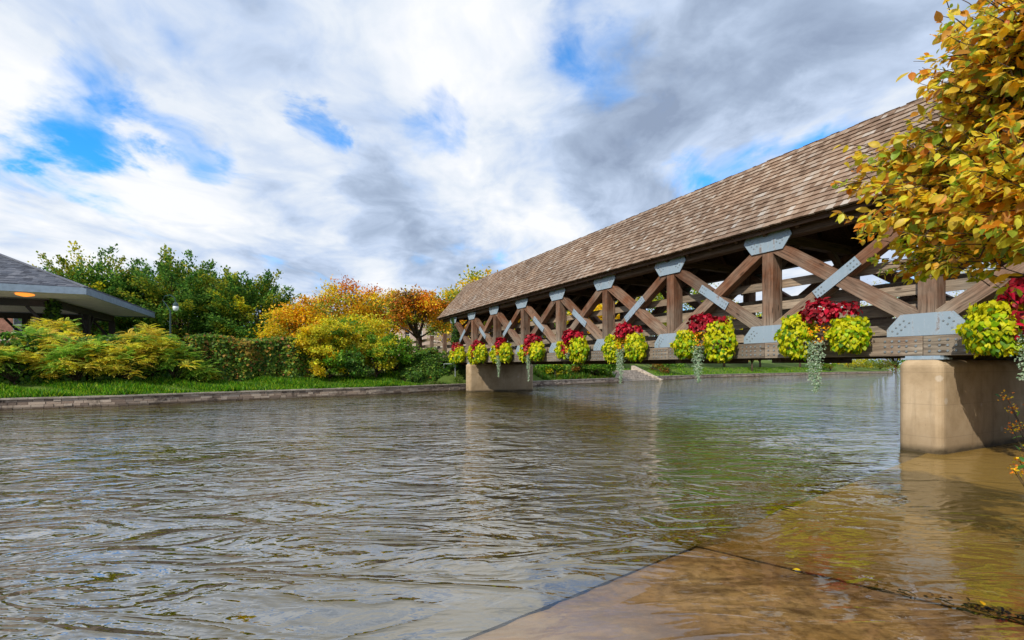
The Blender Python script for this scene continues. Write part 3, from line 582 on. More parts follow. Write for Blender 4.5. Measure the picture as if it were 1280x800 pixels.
# ------------------------------------------------------------------ bank walls
def bank_pt(u, w=0.0): x, y = XY(u, v0(u) + w); return Vector((x, y))
def bank_wall(u0, u1, label, singles_max, rows=4, hz=.105):
    root = empty('retaining_wall', (*bank_pt(u0), 0), 0, label, 'retaining wall', 'stone walls along the far bank'); base = Vector((*bank_pt(u0), 0))
    mb = MB(); rest = MB(); cnt = 0; cap = MB(); ones = []
    for r_ in range(rows):
        u = u0 + random.uniform(0, .3)
        while u < u1:
            ln = random.uniform(.22, .50); a = bank_pt(u); q = bank_pt(min(u + ln, u1)); d = (q - a).normalized(); nn = Vector((-d.y, d.x))
            c = (a + q) / 2 + nn * (.13 + .018 * r_ + random.uniform(-.018, .018)); hl = max((q - a).length / 2 - .006, .02)
            if u1 > 0 and u > -60: ones.append((c, d, nn, hl, r_)) 
            u += ln
    ones.sort(key=lambda s: s[0].length)
    proto = None
    vis = [s for s in ones if s[0].x / s[0].y > -1.10]; hid = [s for s in ones if s[0].x / s[0].y <= -1.10]
    lens = [.12, .15, .18, .21, .24]; pm = []
    for l_ in lens:
        m_ = MB(); m_.abox(-l_, l_, -.12, .12, -hz / 2 + .004, hz / 2 - .004, tint=0); pm.append(m_.mesh('stone', M['stone']))
    for j, (c, d, nn, hl, r_) in enumerate(vis + hid):
        z = -.04 + hz * (r_ + .5)
        if j < singles_max:
            k = min(range(5), key=lambda q: abs(lens[q] - hl)); inst('stone', pm[k], root, Vector((c.x, c.y, z)) - base, (0, 0, math.atan2(d.y, d.x)), (hl / lens[k], 1, 1))
        else: rest.box(Vector((c.x, c.y, z)) - base, (d.x, d.y, 0), (nn.x, nn.y, 0), AZ, hl, .12, hz / 2 - .004)
    if rest.v: rest.build('stone_courses', M['stone'], root, 'stuff')
    u = u0; zt = -.04 + hz * rows
    while u < u1:
        ln = random.uniform(.7, 1.0); a = bank_pt(u); q = bank_pt(min(u + ln, u1)); d = (q - a).normalized(); nn = Vector((-d.y, d.x)); c = (a + q) / 2 + nn * .22
        cap.box(Vector((c.x, c.y, zt + .025 + random.uniform(-.003, .003))) - base, (d.x, d.y, 0), (nn.x, nn.y, 0), AZ, (q - a).length / 2 - .005, .20, .03); u += ln
    cap.build('coping', M['cap'], root, 'stuff')
    a, q = MB(), 0
    bk = MB(); u = u0
    while u < u1:
        s_ = bank_pt(u, .18); e_ = bank_pt(min(u + 2, u1), .18); bk.beam((s_.x - base.x, s_.y - base.y, -.6), (e_.x - base.x, e_.y - base.y, -.6), .1, 1.9); u += 2
    bk.build('wall_core', M['soil'], root)
us0 = uv(*px(779, 477.3).xy)[0]; us1 = uv(*px(822, 475).xy)[0]
bank_wall(-34, us0, 'stone retaining wall along the grassy bank left of the stone steps', 285)
bank_wall(us1, 130, 'distant low stone wall edging the lawn right of the stone steps', 0)

# stairs beside the lawn
sc = bank_pt((us0 + us1) / 2); srot = math.atan2(UH.y, UH.x)
root = empty('stone_steps', (sc.x, sc.y, 0), srot, 'stone steps going down to the water with black handrails', 'steps')
wd = (us1 - us0) / 2
for k in range(7):
    mb = MB(); mb.abox(-wd + .1 + k * .0, wd - .15, .05 + k * .45, .05 + k * .45 + 1.1, -.4 + .17 * k, .10 + .17 * k); mb.build('step', M['cap'], root)
for sx_ in (wd - .05,):
    mb = MB(); mb.prism([(sx_, -.35, .05), (sx_, -.35, -.3), (sx_, 3.6, -.3), (sx_, 3.6, 1.65), (sx_, 3.3, 1.65)], AX, -.14, .14); mb.build('cheek_wall', M['cap'], root)
M['black'] = simple('black_paint', (.015, .016, .018), .4, .5, .1)
for sx_ in (wd + .12, -wd + .3):
    mb = MB(); mb.tube([(sx_, .1, 0), (sx_, .1, 1.05), (sx_, 3.4, 2.35), (sx_, 3.4, 1.2)], .03, 6); mb.build('handrail', M['black'], root)
# abutment terrace at the far bridge end, pipe rail
q = nB * 13.3 + dB * 32.6
mb = MB(); r0 = empty('stone_abutment', (q.x, q.y, 0), TH, 'rough stone abutment where the bridge meets the far bank', 'abutment')
for r_ in range(8):
    x = -2.9 + random.uniform(0, .2); mb = MB() if r_ == 0 else mb
    while x < 2.6: w_ = random.uniform(.3, .6); mb.abox(x, x + w_ - .01, -.62 + .02 * r_ + random.uniform(-.02, .02), .5, -.1 + .235 * r_, -.1 + .235 * r_ + .228); x += w_
mb.build('stone_courses', M['stone'], r0, 'stuff')
M['galv'] = simple('galvanised_pipe', (.38, .42, .45), .4, .5, .1, metallic=.3)
p0 = at(555, 33.2, .62); p1 = at(569, 32.6, .62); mb = MB(); mb.tube([(0, 0, 0), (0, 0, 1.15), tuple(Vector((p1.x - p0.x, p1.y - p0.y, 1.15))), tuple(Vector((p1.x - p0.x, p1.y - p0.y, .3)))], .035, 8)
o = mb.build('pipe_rail', M['galv'], None); o.location = p0; tag(o, 'grey pipe handrail on the bank wall beside the far pier', 'handrail')

# fence beyond the far end of the bridge
mo = 11.48
fr_ = empty('timber_fence', (nB.x * mo + dB.x * 40, nB.y * mo + dB.y * 40, 0), TH, 'weathered board fence continuing from the far end of the bridge', 'fence')
for t in (33.75, 36.9, 40.1, 43.3, 46.5):
    mb = MB(); mb.abox(-.12, .12, t - 40 - .12, t - 40 + .12, .6, EYE + 2.35, grain='z'); mb.build('post', M['timber'], fr_)
tt = [32.3, 33.75, 36.9, 40.1, 43.3, 46.5]
for a, c_ in zip(tt[:-1], tt[1:]):
    for z in (2.21, 1.72, 1.26, .8): mb = MB(); mb.beam((.16, a - 40 + .01, EYE + z - .11), (.16, c_ - 40 - .01, EYE + z - .11), .05, .21); mb.build('rail', M['rail'], fr_)
# same fence on the other side of the path
fr2 = empty('timber_fence', (nB.x * 15.2 + dB.x * 40, nB.y * 15.2 + dB.y * 40, 0), TH, 'weathered board fence on the inner side of the path behind the bridge end', 'fence')
for t in tt[1:]: mb = MB(); mb.abox(-.12, .12, t - 40 - .12, t - 40 + .12, .6, EYE + 2.35, grain='z'); mb.build('post', M['timber'], fr2)
for a, c_ in zip(tt[:-1], tt[1:]):
    for z in (2.21, 1.72, 1.26, .8): mb = MB(); mb.beam((-.16, a - 40 + .01, EYE + z - .11), (-.16, c_ - 40 - .01, EYE + z - .11), .05, .21); mb.build('rail', M['rail'], fr2)

# ------------------------------------------------------------------ vegetation builders
def trunkset(root, base_h, limbs, r0, spread=None, mat='bark'):
    mb = MB(); top = Vector((random.uniform(-.1, .1), random.uniform(-.1, .1), base_h)); mb.tube([(0, 0, -.3), (random.uniform(-.05, .05), 0, base_h * .5), top], [r0 * 1.25, r0, r0 * .8], 8)
    for e in limbs:
        e = Vector(e); mid = top.lerp(e, .5) + Vector((random.uniform(-.2, .2), random.uniform(-.2, .2), random.uniform(-.1, .25))) * (e - top).length * .25
        mb.tube([top - Vector((0, 0, base_h * .1)), mid, e], [r0 * .6, r0 * .34, r0 * .10], 5)
    mb.build('trunk', M[mat], root, smooth=True)
def tree(base, label, height, rx, rz_center, palettes, n_clump, n_leaf, leaf, style='round', name='tree', cat='tree', r0=.2, group=None, tpl=T_QUAD, low=.0, bare=.0, weights=None):
    """crown = sprays of leaves on limb ends; palettes = list of colour lists, one per spray group"""
    root = empty(name, base, random.uniform(0, 6.28), label, cat, group); ch = height * (1 - low); cz = height * low + ch / 2
    D_ = rdir(n_clump * 3); D_ = D_[D_[:, 2] > (-.92 if style == 'feather' else -.6)][:n_clump]; n_clump = len(D_); k = rng.uniform(.35, 1.0, (n_clump, 1)) ** .6
    cc = D_ * np.array([rx, rx, ch / 2]) * k * rng.uniform(.85, 1.08, (n_clump, 1)) + np.array([0, 0, cz])
    trunkset(root, height * max(.12, low), [tuple(cc[j]) for j in range(0, n_clump, max(1, n_clump // 16))], r0)
    cl = Cloud(); per = n_leaf // n_clump
    for j in range(n_clump):
        out = norm(np.array([D_[j, 0], D_[j, 1], .15 + .75 * max(D_[j, 2], 0)])); c = cc[j]
        if style == 'feather':
            ln = rx * rng.uniform(.30, .55); s_ = rng.uniform(-.5, 1, per); side = norm(np.cross(out, [0, 0, 1.0])); w_ = ln * .30 * (1.05 - np.clip(s_, 0, 1)) + .06
            out2 = norm(out + np.array([0, 0, rng.uniform(-.1, .45)])); Pp = c + s_[:, None] * out2 * ln + rng.normal(0, 1, (per, 1)) * w_[:, None] * side + rng.normal(0, .07 * ln, (per, 3)) ; A = np.tile(out2, (per, 1)) + rng.normal(0, .5, (per, 3)); N = np.array([0, 0, 1.3]) + rng.normal(0, .45, (per, 3))
        elif style == 'round':
            r_ = rx * rng.uniform(.20, .34); q = rng.normal(0, 1, (per, 3)) * np.array([.62, .62, .36]) * r_; Pp = c + q; A = rdir(per) + out * .4; N = np.array([0, 0, .9]) + rng.normal(0, .55, (per, 3)) + out * .3
        else:   # sumac: big compound leaves arching out of stem tips
            q = rng.normal(0, .10 * rx, (per, 3)); Pp = c + q; aa = rng.uniform(0, 6.28, per); A = np.stack([np.cos(aa), np.sin(aa), rng.uniform(-.25, .55, per)], 1) + out * .6; N = np.array([0, 0, 1.0]) + rng.normal(0, .15, (per, 3))
        pal = palettes[rng.choice(len(palettes), p=weights)]; br_ = rng.uniform(.8, 1.2); cl.add(tpl, Pp, A, N, leaf * rng.uniform(.65, 1.3, per), pick(pal, per, .2) * br_)
    cl.build('crown' if cat == 'tree' else 'foliage', M['leaf'], root, 'stuff'); return root
DG = [lin(100, 145, 62), lin(78, 122, 54), lin(130, 165, 68), lin(64, 100, 48)]; OG = [lin(150, 162, 52), lin(175, 170, 55), lin(115, 140, 48)]; YG = [lin(215, 200, 50), lin(180, 185, 50)]
GR = [lin(100, 150, 40), lin(72, 120, 34), lin(140, 175, 60)]; YL = [lin(250, 208, 30), lin(240, 200, 45), lin(215, 190, 45)]; OR = [lin(245, 175, 35), lin(235, 155, 35), lin(250, 195, 45)]; RO = [lin(222, 125, 40), lin(195, 110, 42), lin(235, 150, 40)]; BR = [lin(150, 105, 45), lin(120, 90, 35)]
def gz(p_): return Vector((p_.x, p_.y, land(p_.x, p_.y) - .05))
def T(x, Y): return gz(at(x, Y))
def ht(y, Y, base): return (HY - y) / F * Y + EYE - base.z
gB = 'dark green feathery trees behind the hedge'
for (x, Y, y, r, lb) in ((118, 44, 303, 3.9, 'dark green feathery tree rising directly behind the pavilion roof corner'), (178, 47, 318, 3.0, 'narrow dark green tree filling the gap behind the street lamp'), (228, 45, 306, 3.7, 'tallest olive tipped green tree right of the street lamp'), (312, 46, 326, 3.5, 'green tree with yellowish tips beside the first orange crown'), (272, 50, 318, 3.2, 'dark green tree between the two olive tipped crowns')):
    bs = T(x, Y); tree(bs, lb, ht(y + 26, Y, bs), r, 0, [DG, DG, OG, YG], 210, 36000, .23, 'feather', r0=.22, group=gB, weights=[.45, .27, .22, .06], low=.08)
for (x, Y, y, r, pal, wt, lb, low) in ((375, 36, 366, 2.4, [OR, YL, OG], [.45, .4, .15], 'golden orange tree left of the tall open crowned tree', .1),
        (432, 42, 345, 3.0, [OR, YL, RO, OG], [.3, .42, .08, .2], 'tall gold and orange tree with sky showing through its crown', .3), (480, 45, 352, 2.6, [OR, RO, OG, YL], [.38, .14, .2, .28], 'orange tree behind the yellow shrubs, left of the rust one', .3),
        (522, 40, 356, 2.6, [RO, OR, BR, OG], [.22, .38, .12, .28], 'rust orange tree with forked dark trunk in front of the pale building', .36), (563, 58, 352, 2.8, [OG, YL, GR], [.5, .3, .2], 'olive yellow tree just left of the bridge roof end', .2),
        (452, 34, 384, 2.3, [YL, YG, GR], [.5, .3, .2], 'yellow shrubby tree under the orange crowns', .05)):
    bs = T(x, Y); tree(bs, lb, ht(y + 9, Y, bs), r, 0, pal, 74, 11500, .19, 'round', r0=.16, weights=wt, low=low)
gS = 'shrubs on the far bank slope'
for (x, Y, y, r, pal, wt, lb, n) in ((388, 28.5, 410, 1.2, [YL, YG, GR], [.5, .3, .2], 'yellow shrub at the right end of the ivy hedge', 6200), (405, 29.5, 392, 1.5, [YL, YG, OR, GR], [.45, .3, .1, .15], 'broad golden yellow shrub in the middle of the bank', 7000), (430, 30.5, 400, 1.3, [YG, YL, GR], [.4, .4, .2], 'lime yellow shrub between the gold shrub and the green one', 5000),
        (470, 31.0, 420, 1.1, [YG, GR], [.5, .5], 'low yellow green shrub left of the round green bush', 3800), (492, 32.5, 417, 1.25, [GR, GR, YG], [.6, .25, .15], 'round green bush left of the board fence', 5500), (412, 28.5, 436, .9, [GR, YL], [.4, .6], 'small green and yellow shrub below the golden one', 3000), (440, 29.5, 440, .9, [DG, GR], [.6, .4], 'small dark green shrub on the grass slope', 2500)):
    bs = T(x, Y); tree(bs, lb, ht(y, Y, bs), r, 0, pal, 34, n, .15, 'round', 'shrub', 'shrub', .05, gS, low=.0, weights=wt)
for (x, Y, y, r, lb) in ((62, 50, 388, 1.8, 'golden shrub seen beneath the pavilion roof by the brick building'), (98, 47, 386, 1.7, 'golden orange shrub seen between the pavilion posts'), (130, 48, 390, 1.7, 'golden shrub behind the far corner post of the pavilion')):
    bs = T(x, Y); tree(bs, lb, ht(y, Y, bs), r, 0, [YL, OR], 26, 3500, .2, 'round', 'shrub', 'shrub', .05, 'golden shrubs behind the pavilion')
# sumacs in front of the hedge
SU = [lin(150, 195, 75), lin(115, 165, 60), lin(190, 215, 85)]; SY = [lin(252, 222, 60), lin(248, 220, 95), lin(230, 225, 80)]; SB = [lin(150, 85, 40), lin(180, 110, 45)]
for (x, Y, y, r, wt, lb) in ((18, 20.5, 428, 1.0, [.35, .63, .02], 'green sumac shrub at the left picture edge'), (58, 22, 402, 1.2, [.4, .58, .02], 'large green sumac under the pavilion eave'), (92, 21.5, 420, 1.0, [.5, .45, .05], 'green sumac with yellow crown, right of the largest one'), (75, 24.5, 396, 1.2, [.1, .88, .02], 'bright yellow sumac in front of the pavilion post'), (128, 22.2, 416, .95, [.30, .55, .15], 'thin sumac with rust coloured tips'),
        (118, 25, 416, 1.0, [.25, .73, .02], 'yellow sumac behind the rust tipped one'), (160, 22.6, 425, .9, [.5, .45, .05], 'short spreading sumac with bare forked stems'), (190, 23.6, 394, 1.0, [.15, .83, .02], 'tall pale yellow sumac below the street lamp'), (222, 24, 420, .95, [.75, .25, .0], 'green sumac in front of the ivy hedge end'), (250, 24.6, 445, .7, [.85, .15, .0], 'small low green sumac at the right of the sumac row'), (35, 24.5, 418, 1.1, [.6, .4, .0], 'green sumac behind the left one')):
    bs = T(x, Y); tree(bs, lb, ht(y, Y, bs) - .25, r, 0, [SU, SY, SB], 34, 700 if r < 1 else 1000, .40, 'sumac', 'sumac_shrub', 'shrub', .045, 'sumacs along the hedge', tpl=T_PINN, low=.05, weights=wt)
# ivy hedge: surface of leaves over a core
def hedge(u0, u1, w, th, h, label, pals, wts, n, leaf=.13):
    root = empty('ivy_hedge', (*bank_pt(u0, w), 0), 0, label, 'hedge'); base = Vector((*bank_pt(u0, w), 0)); mb = MB(); u = u0
    while u < u1 - .01:
        e = min(u + 1.5, u1); a = bank_pt(u, w); q = bank_pt(e, w); za = land(a.x, a.y); hh_ = h - .18 + random.uniform(-.06, .06)
        mb.beam((a.x - base.x, a.y - base.y, za + hh_ / 2 - .1), (q.x - base.x, q.y - base.y, za + hh_ / 2 - .1), th - .3, hh_); u = e
    mb.build('stems', M['core'], root)
    uu = rng.uniform(u0, u1, n); face = rng.random(n); a = np.where(face < .72, 0, 1); lump = .12 * np.sin(uu * 2.1) + .09 * np.sin(uu * 5.3 + 1)
    ww = np.where(a == 0, w - th / 2 + lump + rng.normal(0, .06, n), w + rng.uniform(-th / 2, th / 2, n)); zz = np.where(a == 0, rng.uniform(0, h, n), h + rng.normal(0, .07, n) + .1 * np.sin(uu * 1.7))
    Pp = []; dd = bank_pt(u1) - bank_pt(u0); dd.normalize(); nn = np.array([dd.y, -dd.x, 0])
    for k in range(n): q = bank_pt(uu[k], ww[k]); Pp.append((q.x - base.x, q.y - base.y, land(q.x, q.y) + zz[k]))
    Pp = np.array(Pp); N = np.where(a[:, None] == 0, nn + np.array([0, 0, .5]), np.array([0, 0, 1.0])) + rng.normal(0, .4, (n, 3)); A = rdir(n) + np.array([0, 0, -.6])
    cl = Cloud(); patch = np.sin(uu * .9) + np.sin(uu * 2.7 + zz * 2) + rng.normal(0, .8, n); g_ = rng.choice(len(pals), n, p=wts); col = np.array([pick(pals[k], 1, .22)[0] for k in g_]); col = np.where((patch[:, None] > 1.6) & (zz[:, None] > h * .5), col * .4 + np.array(lin(190, 140, 60)) * .6, col)
    cl.add(T_HEART, Pp, A, N, leaf * rng.uniform(.6, 1.3, n), col); cl.build('foliage', M['leaf'], root, 'stuff')
uh0 = uv(*at(235, 26).xy)[0]; uh1 = uv(*at(372, 30).xy)[0]
IV = [lin(92, 130, 48), lin(66, 100, 40), lin(125, 155, 58)]; IVR = [lin(190, 135, 75), lin(205, 160, 80), lin(160, 105, 60)]
hedge(uh0 - .3, uh1, 4.2, 1.3, 2.15, 'clipped ivy hedge with reddish leaves in the middle of the bank', [IV, IVR, OG], [.74, .10, .16], 15000)
hedge(uh0 - 24, uh0 - .5, 4.4, 1.2, 1.95, 'darker hedge behind the sumacs in front of the pavilion', [IV, DG, GR], [.5, .3, .2], 12000, .14)
ua, ub = uv(*at(497, 31.5).xy)[0], uv(*at(566, 33.6).xy)[0]
hedge(ua, ub, 1.9, 1.0, .5, 'low ivy bank directly above the wall left of the far pier', [IV, DG], [.6, .4], 4200, .13)
hedge(ua + 1.0, ub + .6, 4.6, 1.6, .75, 'upper low ivy bank under the board fence', [IV, DG, GR], [.5, .3, .2], 5200, .13)
# grass along the bank
def grass(u0, u1, w0, w1, n, size, pal, name='bank_grass', lb='long bright green grass behind the bank wall'):
    uu = rng.uniform(u0, u1, n); ww = rng.uniform(0, 1, n) ** 1.2 * (w1 - w0) + w0; Pp = np.array([(*bank_pt(a, c_), 0) for a, c_ in zip(uu, ww)]); Pp[:, 2] = [land(q[0], q[1]) - .02 for q in Pp]
    A = np.array([0, 0, 1.0]) + rng.normal(0, .38, (n, 3)); N = rdir(n); lump = 1 + .45 * np.sin(uu * 1.3) * np.sin(uu * .37 + ww) + .3 * np.sin(uu * 3.1 + ww * 2); cl = Cloud(); cl.add(T_BLADE, Pp, A, N, size * rng.uniform(.5, 1.2, n) * lump, pick(pal, n, .25))
    o = cl.build(name, M['leaf'], None, 'stuff'); tag(o, lb, 'grass')
GRS = [lin(100, 155, 28), lin(75, 130, 24), lin(150, 180, 45), lin(58, 100, 24)]
T_BLADE[0][:, 1] *= 1.7
grass(-30, ua + .4, .25, 4.0, 60000, .22, GRS)
grass(ua, ub + .5, .3, 3.0, 4000, .2, [lin(60, 95, 28), lin(85, 120, 34), lin(100, 105, 45)], lb='dark weeds on the slope beside the far pier')
grass(3, us0 - 1.5, .3, 5.0, 15000, .40, [lin(60, 105, 25), lin(90, 130, 30), lin(110, 110, 40), lin(45, 85, 22)], lb='rough grass and weeds between the far pier and the steps')
grass(us1, 90, .4, 6, 14000, .22, GRS, lb='trimmed lawn edge right of the stone steps')
# weeds and shrubs right of the far pier
for (x, Y, y, r, pal, wt, lb) in ((690, 44, 447, 1.3, [GR, DG, YG], [.4, .4, .2], 'leafy weeds on the slope right of the far pier'), (725, 47, 448, 1.5, [GR, BR, DG], [.5, .2, .3], 'brownish green weeds over the middle of the low wall'), (762, 50, 446, 1.8, [GR, GR, YG], [.4, .4, .2], 'bright green weeping shrub beside the stone steps'), (742, 48, 449, 1.4, [GR, GR], [.5, .5], 'green shrub left of the weeping shrub'), (835, 62, 447, 2.2, [GR, BR], [.7, .3], 'long grass clump right of the stone steps'),
        (1068, 106, 447, 3.4, [YG, OG, GR], [.5, .3, .2], 'yellow green bush at the end of the lawn'), (1030, 97, 450, 1.8, [BR, GR, OG], [.3, .4, .3], 'russet bush behind the garden lamp'), (1100, 114, 450, 2.8, [BR, DG, OG], [.3, .4, .3], 'dark russet bush beside the near pier edge')):
    bs = T(x, Y); tree(bs, lb, max(ht(y, Y, bs), .8), r, 0, pal, 20, 2600, .20, 'round', 'shrub', 'shrub', .05, 'shrubs on the lawn bank', weights=wt)
# trees beyond the bridge, seen through the trusses
bt = [(605, 52, 352, 3.4, [YL, OR, OG], 'yellow tree seen through the far end of the bridge'), (650, 58, 365, 3.6, [YL, OG, GR], 'yellow green tree behind the far trusses'), (700, 66, 372, 4.2, [OG, YL, GR], 'olive tree behind the middle of the bridge'), (745, 62, 392, 3.4, [OR, YL], 'low orange tree behind the bridge railing'),
      (800, 74, 362, 5.0, [OG, YL, GR], 'tall olive tree seen through the sixth truss panel'), (850, 76, 356, 4.6, [GR, YG, OG], 'green tree seen between the larger truss panels'), (905, 84, 388, 4.6, [YL, OG], 'low yellow tree on the far lawn'), (950, 90, 404, 4.0, [YG, GR], 'yellow green tree at the back of the lawn'), (1000, 96, 396, 5.0, [OR, YL, GR], 'orange and yellow tree beyond the lawn'),
      (1060, 112, 388, 6.0, [OG, GR, YG], 'olive green tree behind the large flower basket'), (1120, 124, 366, 7.0, [YG, GR], 'yellow green tree above the near pier'), (1190, 140, 338, 9.0, [YL, YG, GR], 'bright yellow tree behind the last truss post'), (1262, 150, 326, 10.5, [YL, YG], 'large yellow tree at the right edge behind the bridge')]
for (x, Y, y, r, pal, lb) in bt:
    bs = T(x, Y); tree(bs, lb, ht(y - 16, Y, bs), r * 1.15, 0, pal, 60, 9000, .34, 'round', r0=.2, low=.08, group='trees beyond the bridge')
# distant tree line
cl = Cloud()
for k in range(46):
    x = -500 + k * 52; Y = random.uniform(120, 150); c = at(x, Y, 3); R_ = random.uniform(5, 8); n = 700; q = norm(rng.normal(size=(n, 3))) * rng.uniform(.6, 1, (n, 1)) * np.array([R_ * 1.2, R_ * .8, random.uniform(4.2, 6.5)]); cl.add(T_QUAD, np.array(c) + q, rdir(n), rdir(n) + np.array([0, 0, .8]), .9 * rng.uniform(.6, 1.3, n), pick([OG, DG, GR, YL][random.choice((0, 0, 1, 2, 3))], n, .2))
tag(cl.build('distant_trees', M['leaf'], None, 'stuff'), 'distant autumn tree line closing the view beyond the river', 'trees')
# ivy on the end post
q = nB * 11.42 + dB * tn(0); root = empty('climbing_ivy', (q.x, q.y, 0), TH, 'green ivy climbing the end post of the bridge', 'climbing plant'); cl = Cloud(); n = 1500
aa = rng.uniform(0, 6.28, n); zz = rng.uniform(1.5, EYE + 3.3, n); rr = .24 + .05 * np.sin(zz * 4) + rng.normal(0, .03, n); Pp = np.stack([rr * np.cos(aa) + .1, rr * np.sin(aa), zz], 1); cl.add(T_HEART, Pp, rdir(n) + np.array([0, 0, -.8]), np.stack([np.cos(aa), np.sin(aa), np.full(n, .4)], 1), .11 * rng.uniform(.7, 1.2, n), pick([lin(50, 85, 30), lin(80, 115, 40)], n)); cl.build('foliage', M['leaf'], root, 'stuff')
mb = MB(); mb.tube([(-.2, .1, 1.0), (-.17, .1, 3), (-.2, 0, 4.6)], .02, 5); mb.build('stem', M['bark'], root)

# ------------------------------------------------------------------ pavilion
M['fascia'] = simple('blue_grey_fascia', (.20, .26, .35), .6, .3, .12, 3); M['soffit'] = simple('pale_soffit', (.62, .60, .62), .7, .2, .08, 2); M['darkbeam'] = simple('dark_stained_beam', (.028, .024, .024), .6, .3, .2, 4)
m, nb = new_mat('amber_lamp_glass'); nb.put(nb.pr.inputs['Base Color'], (.8, .35, .08)); nb.put(nb.pr.inputs['Emission Color'], (1, .30, .04, 1)); nb.pr.inputs['Emission Strength'].default_value = .9; M['amber'] = m
C0 = Vector((-23.8, 27.0)); A1 = math.atan2(.912, -.41); d1 = Vector((-.41, .912)).normalized(); n1_ = Vector((d1.y, -d1.x)); SD = 14.4; ZEV = EYE + 4.36
pv = empty('park_pavilion', (*(C0 + d1 * SD / 2 - n1_ * SD / 2), 0), math.atan2(n1_.y, n1_.x), 'open park pavilion with grey shingled hipped roof and dark posts', 'pavilion'); H2 = SD / 2; APZ = ZEV + 3.0
# local frame: x = towards the river-right side, y = away from the viewer; near right corner = (H2, -H2)
for sx_, sy_ in ((0, -1), (1, 0), (0, 1), (-1, 0)):
    mb = MB(); rows = 34; wide = .34; tang = Vector((-sy_, sx_, 0)); outw = Vector((sx_, sy_, 0))
    for r_ in range(rows):
        f0, f1 = r_ / rows, (r_ + 1.25) / rows; f1 = min(f1, 1); h0 = H2 * (1 - f0); x = -h0 + random.uniform(-.2, 0)
        z0_, z1_ = ZEV + 3.0 * f0, ZEV + 3.0 * f1
        while x < h0:
            w_ = wide * random.uniform(.8, 1.2); xa, xb = max(x, -h0), min(x + w_ - .006, h0); h1_ = H2 * (1 - f1)
            if xb > xa:
                ya = outw * h0; yb = outw * h1_; xa1, xb1 = max(min(xa, h1_), -h1_), max(min(xb, h1_), -h1_); tk = random.uniform(.012, .03)
                p_ = [tang * xa + ya + AZ * (z0_ + tk), tang * xb + ya + AZ * (z0_ + tk), tang * xb1 + yb + AZ * (z1_ + .004), tang * xa1 + yb + AZ * (z1_ + .004), tang * xa + ya + AZ * (z0_ - .0), tang * xb + ya + AZ * (z0_ - .0)]
                mb.raw(p_, [(0, 1, 2, 3), (4, 5, 1, 0)])
            x += w_
    mb.build('roof_shingles', M['asphalt_shingle'], pv, 'stuff')
    mb = MB(); mb.box(outw * (H2 + .0) + AZ * (ZEV - .20), tang, outw, AZ, H2 + .02, .03, .19); mb.build('fascia', M['fascia'], pv)
    mb = MB(); mb.box(outw * (H2 - 2.2) + AZ * (ZEV - .75), tang, outw, AZ, H2 - 2.1, .12, .20); mb.build('beam', M['darkbeam'], pv)
    mb = MB(); a_ = H2 - .03; i_ = H2 - 2.2
    mb.raw([tang * -a_ + outw * a_ + AZ * (ZEV - .30), tang * a_ + outw * a_ + AZ * (ZEV - .30), tang * i_ + outw * i_ + AZ * (ZEV - .50), tang * -i_ + outw * i_ + AZ * (ZEV - .50), tang * -a_ + outw * a_ + AZ * (ZEV - .27), tang * a_ + outw * a_ + AZ * (ZEV - .27), tang * i_ + outw * i_ + AZ * (ZEV - .47), tang * -i_ + outw * i_ + AZ * (ZEV - .47)], [(3, 2, 1, 0), (4, 5, 6, 7)]); mb.build('soffit', M['soffit'], pv)
    hp = Vector((0, 0, APZ + .03)); cn = (tang + outw) * H2; cn.z = ZEV + .03; mb = MB(); mb.beam(cn, hp, .24, .05); mb.build('hip_cap', M['asphalt_shingle'], pv)
mb = MB(); i_ = H2 - 2.25; mb.abox(-i_, i_, -i_, i_, ZEV - .50, ZEV - .46); mb.build('ceiling', M['soffit'], pv)
pz = H2 - 2.2
for ix in (-1, 0, 1):
    for iy in (-1, 0, 1):
        if ix == 0 and iy == 0: continue
        x, y = ix * pz, iy * pz; mb = MB(); mb.abox(x - .17, x + .17, y - .17, y + .17, .6, ZEV - .94, grain='z'); po = mb.build('post', M['darkbeam'], pv)
        for ddx, ddy in ((1, 0), (-1, 0)) if iy else ((0, 1), (0, -1)):
            if abs(x + ddx) > pz + .5 or abs(y + ddy) > pz + .5: continue
            mb = MB(); mb.beam((x + ddx * .1, y + ddy * .1, ZEV - 2.3), (x + ddx * 1.15, y + ddy * 1.15, ZEV - .95), .12, .14); mb.build('knee_brace', M['darkbeam'], po)
mb = MB(); mb.abox(-H2 - 1, H2 + .6, -H2 - .4, H2 + 1, .9, 1.86); mb.build('floor_slab', M['cap'], pv)
for (lx, ly) in ((H2 - 3.0, -H2 + 1.1),):
    mb = MB(); mb.tube([(lx, ly, ZEV - .38), (lx, ly, ZEV - .46), (lx, ly, ZEV - .53)], [.42, .38, .12], 12); lo = mb.build('ceiling_lamp', M['amber'], pv)
# ivy on the pavilion post
q = pv.matrix_basis @ Vector((pz, -pz, 0)); root = empty('climbing_ivy', (q.x, q.y, 0), 0, 'thick green ivy wrapped round the front pavilion post', 'climbing plant'); cl = Cloud(); n = 1800; aa = rng.uniform(0, 6.28, n); zz = rng.uniform(1.5, ZEV - .6, n); rr = .36 + .1 * np.sin(zz * 2.2) + rng.normal(0, .05, n)
cl.add(T_HEART, np.stack([rr * np.cos(aa), rr * np.sin(aa), zz], 1), rdir(n) + np.array([0, 0, -.8]), np.stack([np.cos(aa), np.sin(aa), np.full(n, .4)], 1), .16 * rng.uniform(.7, 1.2, n), pick([lin(55, 90, 30), lin(35, 65, 22), lin(90, 125, 40)], n)); cl.build('foliage', M['leaf'], root, 'stuff')

